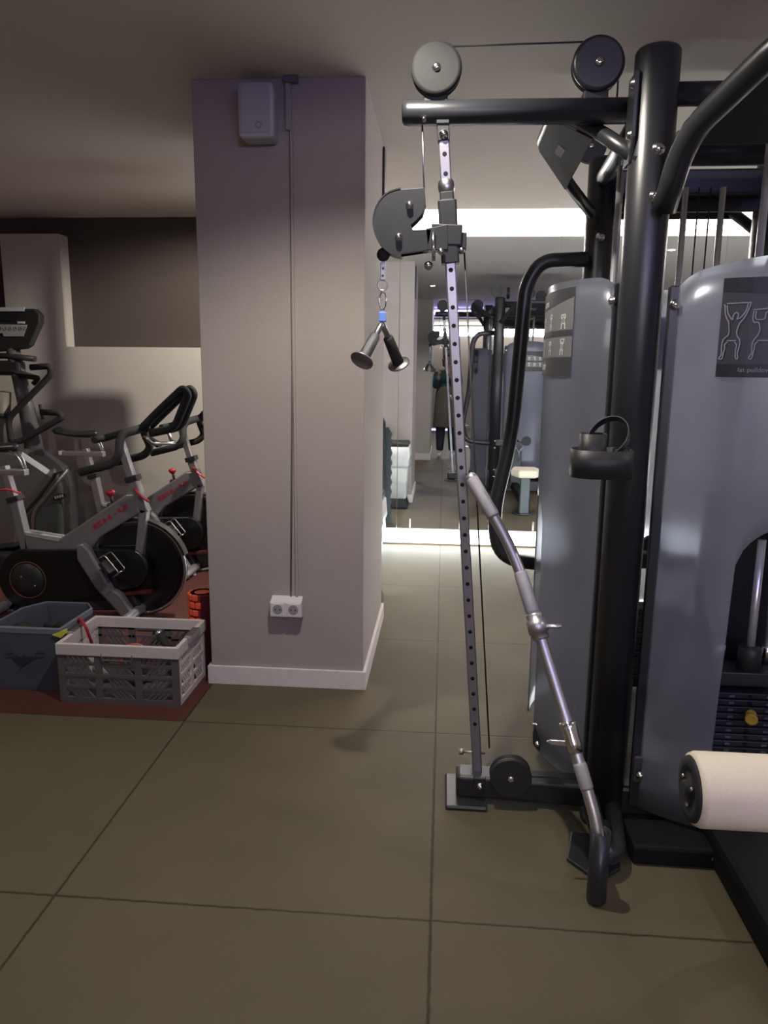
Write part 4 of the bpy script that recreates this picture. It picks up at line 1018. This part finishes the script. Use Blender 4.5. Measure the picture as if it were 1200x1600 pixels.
side((CX0, CY0), (CX1, CY0), greypl, 'side_wall', True) if False else None
side((CX0, CY0, 0), (CX1, CY0, 0), greypl, 'side_wall', True)
side((CX1, CY1, 0), (CX0, CY1, 0), greypl, 'side_wall', True)
side((CX1, CY0+.013, 0), (CX1, CY1-.013, 0), cratewhite, 'end_wall')
side((CX0, CY1-.013, 0), (CX0, CY0+.013, 0), cratewhite, 'end_wall')
for X in (CX0-.004, CX1+.004):
    g = MB().box((X, (CY0+CY1)/2, .250), (.030, .13, .034)).build('grip_handle', mat('grey_grip', (.30, .29, .29), .5), cr, .006)
    mb = MB()
    for k in range(6): mb.box((X, (CY0+CY1)/2-.045+k*.018, .269), (.031, .004, .004))
    mb.build('grip_ribs', greypl, g)
# crate contents
def place(name, mb, m, lab, cat, **k): return tag(mb.build(name, m, **k), lab, cat)
place('resistance_tube', MB().tube(rounded([(-1.50, 2.95, .16), (-1.525, 2.93, .285), (-1.555, 2.96, .295), (-1.578, 2.985, .298), (-1.592, 3.0, .275)], .03), .0065, 10), redp, 'red rubber tube looped over the left end of the crate', 'resistance band')
place('resistance_tube', MB().tube(rounded([(-1.36, 2.86, .10), (-1.33, 2.88, .222), (-1.26, 2.90, .222), (-1.21, 2.92, .12)], .04), .0065, 10), mat('coral_tube', (.52, .10, .09), .4), 'dull red rubber tube curving up inside the crate', 'resistance band')
g1 = empty('tube_handle', (-1.18, 2.98, .15), 'black foam grip handle lying tilted in the crate', 'handle')
MB().tube([(-1.22, 2.99, .235), (-1.15, 2.95, .165)], .0165, 16).build('grip', foamgrip, g1); MB().sphere((-1.223, 2.992, .238), .016).build('end_cap', steel, g1)
MB().tube(rounded([(-1.15, 2.95, .165), (-1.20, 2.92, .10), (-1.28, 2.95, .11), (-1.22, 2.99, .235)], .02), .004, 8).build('strap', blackm, g1)
place('ankle_strap', MB().torus((-1.46, 2.97, .065), (.2, .3, 1), .045, .018), mat('white_webbing', (.28, .27, .27), .8, bump=.4, scale=200), 'pale webbing strap rolled inside the left part of the crate', 'strap')
place('ankle_strap', MB().torus((-1.325, 2.96, .05), (.1, -.1, 1), .045, .018), blackm, 'black webbing strap rolled in the middle of the crate', 'strap')
place('exercise_ball', MB().sphere((-1.16, 3.03, .078), .055), mat('dark_grey_ball', (.05, .05, .055), .5), 'small dark ball at the bottom of the crate', 'ball')
# fabric box
bx = empty('fabric_box', (-1.78, 3.02, 0), 'blue-grey fabric storage box with a dark bird print, left of the crate', 'storage box')
b0 = [(-1.925, 2.875), (-1.612, 2.875), (-1.608, 3.155), (-1.66, 3.225), (-1.86, 3.225), (-1.925, 3.12)]
def sc(poly, k, z): cx_ = sum(p[0] for p in poly)/len(poly); cy_ = sum(p[1] for p in poly)/len(poly); return [Vector((cx_+(p[0]-cx_)*k, cy_+(p[1]-cy_)*k, z)) for p in poly]
MB().ring_loft([sc(b0, .94, .012), sc(b0, .97, .0), sc(b0, 1.0, .0), sc(b0, 1.03, .28), sc(b0, 1.0, .285), sc(b0, .985, .27), sc(b0, .93, .02)], smooth=False).build('fabric_body', fabricb, bx, .004)
MB().ring_loft([sc(b0, 1.035, .262), sc(b0, 1.037, .284), sc(b0, 1.0, .290), sc(b0, .99, .284)], closed=True, smooth=False).build('top_hem', mat('hem_grey', (.17, .185, .23), .9), bx)
def dq(px, py): q = at(px, py, 2.862); return q
bird = [dq(22, 1024), (dq(35, 1028)), dq(37, 1022), dq(40, 1027), dq(58, 1026), dq(44, 1033), dq(39, 1036), dq(35, 1043), dq(33, 1035)]
MB().prism(bird, (0, .004, 0)).build('bird_print', fabricd, bx)
for (x0, x1) in ((10, 22), (57, 70)):
    MB().prism([dq(x0, 1017), dq(x1, 1017), dq(x1, 1017.8), dq(x0, 1017.8)], (0, .004, 0)).build('print_line', fabricd, bx)
    MB().prism([dq(x0, 1023), dq(x1, 1023), dq(x1, 1023.7), dq(x0, 1023.7)], (0, .004, 0)).build('print_line', fabricd, bx)
place('resistance_band', MB().prism([Vector((-1.64, 2.858, .262)), Vector((-1.585, 2.862, .285)), Vector((-1.585, 2.862, .266)), Vector((-1.60, 2.858, .250))], (0, .03, 0)), yellowg, 'yellow band hanging over the front right edge of the fabric box', 'resistance band', bevel=.002)
place('resistance_band', MB().box((-1.895, 3.30, .19), (.03, .008, .035), Euler((0, .1, .2))), yellowg, 'small yellow tag behind the fabric box', 'tag') if False else None
for (x, y, r_b) in ((-1.83, 2.98, .055), (-1.675, 3.05, .045), (-1.752, 3.06, .03)):
    g2 = place('boxing_pad', MB().sphere((x, y, .232), r_b, sc=(1.15, .9, .75)), rubber, {.055: 'black rounded pad at the left inside the fabric box', .045: 'black rounded pad at the right inside the fabric box', .03: 'small black pad in the middle of the fabric box'}[r_b], 'pad')
MB  # contents rest on a filler of folded cloth
place('folded_cloth', MB().box((-1.755, 3.03, .10), (.27, .26, .16)), mat('dark_cloth', (.015, .015, .018), .95, bump=.5, scale=60), 'dark folded cloth filling the fabric box', 'cloth', bevel=.03)

# ================= FOAM ROLLERS =================
def roller(x, y, R, h, lab, cutang=-.35):
    r = empty('foam_roller', (x, y, 0), lab, 'foam roller', 'foam rollers by the pillar')
    MB().lathe((x, y, 0), (0, 0, 1), [(R*.55, 0), (R*.93, .002), (R*.94, .01), (R*.94, h-.01), (R*.93, h), (R*.55, h), (R*.52, h-.01), (R*.52, .01)], 36).build('core', darkred, r)
    mb = MB(); nr = int(h/.034)
    for k in range(nr):
        for j in range(12):
            a = 2*pi*(j+.5*(k % 2))/12
            # right-hand flank (towards the pillar) is smooth dark foam
            if cos(a-cutang) > .42: continue
            mb.box((x+R*.95*cos(a), y+R*.95*sin(a), .022+k*(h-.03)/(nr-1)*.985), (.014, R*.44, (h/nr)*.80), Matrix.Rotation(a, 3, 'Z'))
    mb.build('raised_pads', orange, r, .005)
    MB().lathe((x, y, h-.002), (0, 0, 1), [(R*.56, .002), (R*.93, .002), (R*.94, .0), (R*.56, .0)], 36).build('orange_rim', orange, r)
    return r
roller(-1.098, 3.215, .062, .365, 'orange studded foam roller standing on end between the crate and the pillar')
roller(-1.085, 3.50, .058, .415, 'second orange foam roller standing behind the first, mostly hidden by the pillar')

# floor mats under and behind bikes
place('small_dumbbell', MB().cyl((-1.42, 3.42, .05), (-1.22, 3.42, .05), .012, 12).cyl((-1.42, 3.42, .05), (-1.37, 3.42, .05), .045, 20).cyl((-1.27, 3.42, .05), (-1.22, 3.42, .05), .045, 20), blackm, 'small black dumbbell on the red floor between the bike and the crate', 'dumbbell')

# ================= MATS, BIN (seen in the mirror, behind the pillar) =================
labs = ['exercise mat nearest the mirror in the stack behind the pillar', 'exercise mat second from the mirror in the stack behind the pillar', 'exercise mat in the middle of the stack behind the pillar', 'exercise mat fourth from the mirror in the stack behind the pillar']
for k in range(4):
    x1 = -.505-.002*k; y = 5.34-k*.042
    poly = [(x1-.34, y, 0), (x1, y, 0), (x1, y, .94), (x1-.03, y, 1.0-.0*k), (x1-.34, y, 1.0)]
    tag(MB().prism(poly, (0, .034, 0)).build('exercise_mat', rubber if k < 2 else blackm, bevel=.010), labs[k], 'exercise mat', 'dark mats stacked upright behind the pillar')
mb = MB(); n = 19; pts = [(-.80, 5.14), (-.80, 5.19)]
poly = [(-.78, 5.10, 0.0), (-.465, 5.10, 0.0)]
for k in range(n): poly += [(-.455 if k % 2 == 0 else -.470, 5.10, .02+k*.045)]
poly += [(-.49, 5.10, .885), (-.78, 5.10, .885)]
tag(MB().prism(poly, (0, .055, 0)).build('exercise_mat', matg, bevel=.004), 'grey-green mat with a wavy edge leaning at the front of the mat stack', 'exercise mat')
bn = empty('waste_bin', (-.47, 4.22, 0), 'white rectangular waste bin with a plastic bag and black lid behind the pillar', 'bin')
def rr(cx_, cy_, w, d, z, r=.025, n=5):
    out = []
    for (sx_, sy_, a0) in ((1, 1, 0), (-1, 1, 90), (-1, -1, 180), (1, -1, 270)):
        for k in range(n+1):
            a = radians(a0+90*k/n); out.append(Vector((cx_+sx_*(w/2-r)+r*cos(a), cy_+sy_*(d/2-r)+r*sin(a), z)))
    return out
bc = (-.475, 4.24)
MB().ring_loft([rr(*bc, .22, .26, .10), rr(*bc, .23, .28, .11), rr(*bc, .27, .32, .62), rr(*bc, .25, .30, .62), rr(*bc, .21, .26, .12)]).build('bin_body', binw, bn)
MB().ring_loft([rr(*bc, .26, .31, .42), rr(*bc, .285, .34, .45), rr(*bc, .278, .33, .50), rr(*bc, .30, .35, .53), rr(*bc, .285, .335, .63), rr(*bc, .26, .31, .64), rr(*bc, .25, .30, .60)]).build('bag', bagw, bn)
MB().box((bc[0], bc[1], .658), (.27, .33, .045)).build('lid', blackm, bn, .015)
MB().ring_loft([rr(*bc, .26, .30, 0), rr(*bc, .27, .31, .02), rr(*bc, .22, .26, .10)]).build('bin_base', rubber, bn)

# ================= PERSON taking the picture (seen in the mirror) =================
PX, PYY = .055, -.36
pe = empty('person', (PX, PYY, 0), 'person in dark teal sweater and long taupe coat, holding up a phone towards the mirror', 'person')
def skin_obj(name, verts, edges, radii, m, par, sub=2, root=0):
    me = bpy.data.meshes.new(name)
    off = Vector((0, 0, 0)); p = par
    while p is not None: off += p.location; p = p.parent
    me.from_pydata([Vector(v)-off for v in verts], edges, [])
    o = bpy.data.objects.new(name, me); COL.objects.link(o); o.parent = par; me.materials.append(m)
    md = o.modifiers.new('skin', 'SKIN'); md.use_smooth_shade = True
    for i, r in enumerate(radii):
        r = r if isinstance(r, tuple) else (r, r)
        me.skin_vertices[0].data[i].radius = r
        me.skin_vertices[0].data[i].use_root = (i == root)
    s = o.modifiers.new('sub', 'SUBSURF'); s.levels = sub; s.render_levels = sub
    return o
def W_(x, y, z): return (PX+x, PYY+y, z)
V = []; Ed = []; Rr = []
def add(v, r, par=None):
    V.append(v); Rr.append(r)
    if par is not None: Ed.append((par, len(V)-1))
    return len(V)-1
pel = add(W_(0, 0, .92), (.14, .11)); wa = add(W_(0, .0, 1.08), (.12, .09), pel); ch = add(W_(0, .01, 1.28), (.145, .10), wa)
nk0 = add(W_(0, .0, 1.41), (.055, .055), ch); nk = add(W_(0, .015, 1.47), .05, nk0)
h1 = add(W_(0, .035, 1.54), (.062, .078), nk); h2 = add(W_(0, .03, 1.61), (.070, .088), h1); h3 = add(W_(0, .022, 1.66), (.055, .068), h2)
PHY = -.035
for s_ in (-1, 1):
    hip = add(W_(s_*.09, 0, .86), .085, pel); kn = add(W_(s_*.10, .01, .47), .055, hip); an = add(W_(s_*.10, -.02, .10), .036, kn); ft = add(W_(s_*.11, .10, .045), .035, an)
    sh = add(W_(s_*.17, 0, 1.34), .055, ch); el = add((PX+s_*.175, -.24, 1.14), .042, sh)
    wr = add((s_*.085, -.070, 1.325), .025, el)
    pm = add((s_*.083, -.045, 1.372), (.022, .014), wr)
    for k, (dz, ln) in enumerate(((.030, .95), (.012, 1.05), (-.006, 1.0), (-.022, .8))):
        f1 = add((s_*.086, -.030, 1.378+dz), .0085, pm); f2 = add((s_*(.080-.006*ln), -.014, 1.382+dz), .0080, f1); f3 = add((s_*(.080-.026*ln), -.012, 1.383+dz), .0072, f2)
    t1 = add((s_*.074, -.056, 1.350), .0095, pm); t2 = add((s_*.058, -.052, 1.362), .0085, t1)
person_body = skin_obj('body', V, Ed, Rr, skin, pe)
# face features and hair
MB().sphere(W_(0, .118, 1.57), .014, sc=(.8, 1.1, 1.5)).build('nose', skin, pe)
for s_ in (-1, 1):
    MB().sphere(W_(s_*.028, .108, 1.598), .010, sc=(1.2, .6, .8)).build('eye', mat('eye_white', (.5, .48, .46), .3), pe)
    MB().sphere(W_(s_*.076, .02, 1.585), .022, sc=(.4, .8, 1.2)).build('ear', skin, pe)
MB().sphere(W_(0, .112, 1.532), .018, sc=(1.3, .4, .35)).build('mouth', mat('lip_pink', (.40, .16, .14), .5), pe)
skin_obj('hair', [W_(0, -.01, 1.655), W_(0, -.045, 1.60), W_(0, -.055, 1.52), W_(.05, -.03, 1.56), W_(-.05, -.03, 1.56), W_(0, .04, 1.70), W_(.06, .005, 1.46), W_(-.06, .005, 1.46)], [(0, 1), (1, 2), (1, 3), (1, 4), (0, 5), (3, 6), (4, 7)], [(.088, .092), (.085, .07), (.06, .045), (.035, .05), (.035, .05), (.055, .04), .025, .025], hairm, pe)
# sweater
V = []; Ed = []; Rr = []
a0 = add(W_(0, 0, 1.02), (.165, .125)); a1 = add(W_(0, 0, 1.15), (.160, .12), a0); a2 = add(W_(0, .0, 1.30), (.175, .125), a1); a3 = add(W_(0, .0, 1.41), (.075, .075), a2)
for s_ in (-1, 1):
    sh = add(W_(s_*.175, 0, 1.34), .075, a2); el = add((PX+s_*.185, -.24, 1.14), .062, sh); wr = add((s_*.10, -.095, 1.295), .040, el)
skin_obj('sweater', V, Ed, Rr, teal, pe)
# long sleeveless coat
rings = []
for z, w, d in ((.50, .215, .17), (.52, .22, .175), (.75, .205, .16), (1.0, .19, .145), (1.08, .18, .14), (1.14, .165, .125), (1.16, .15, .11)):
    rings.append([Vector(W_(w*cos(2*pi*j/36)*(1+.03*sin(5*2*pi*j/36)), d*sin(2*pi*j/36)*(1+.04*cos(7*2*pi*j/36)), z)) for j in range(36)])
MB().ring_loft(rings).build('long_coat', taupe, pe)
for s_ in (-1, 1):
    V = []; Ed = []; Rr = []
    q0 = add(W_(s_*.085, 0, .90), .105); q1 = add(W_(s_*.095, .01, .48), .085, q0); q2 = add(W_(s_*.10, -.015, .16), .065, q1); q3 = add(W_(s_*.10, -.015, .10), .062, q2)
    skin_obj('trouser_leg', V, Ed, Rr, navy, pe)
    V = []; Ed = []; Rr = []
    q0 = add(W_(s_*.10, -.03, .075), (.045, .055)); q1 = add(W_(s_*.105, .05, .052), (.046, .045), q0); q2 = add(W_(s_*.112, .135, .042), (.044, .035), q1)
    skin_obj('shoe', V, Ed, Rr, shoew, pe)
ph = empty('phone', (0, -.022, 1.30), 'black phone held up in both hands by the person in the mirror', 'phone')
MB().box((0, -.022, 1.372), (.152, .009, .074)).build('phone_body', blackm, ph, .003)
MB().cyl((0, -.018, 1.385), (0, -.0165, 1.385), .006, 16).build('camera_lens', screenm, ph)
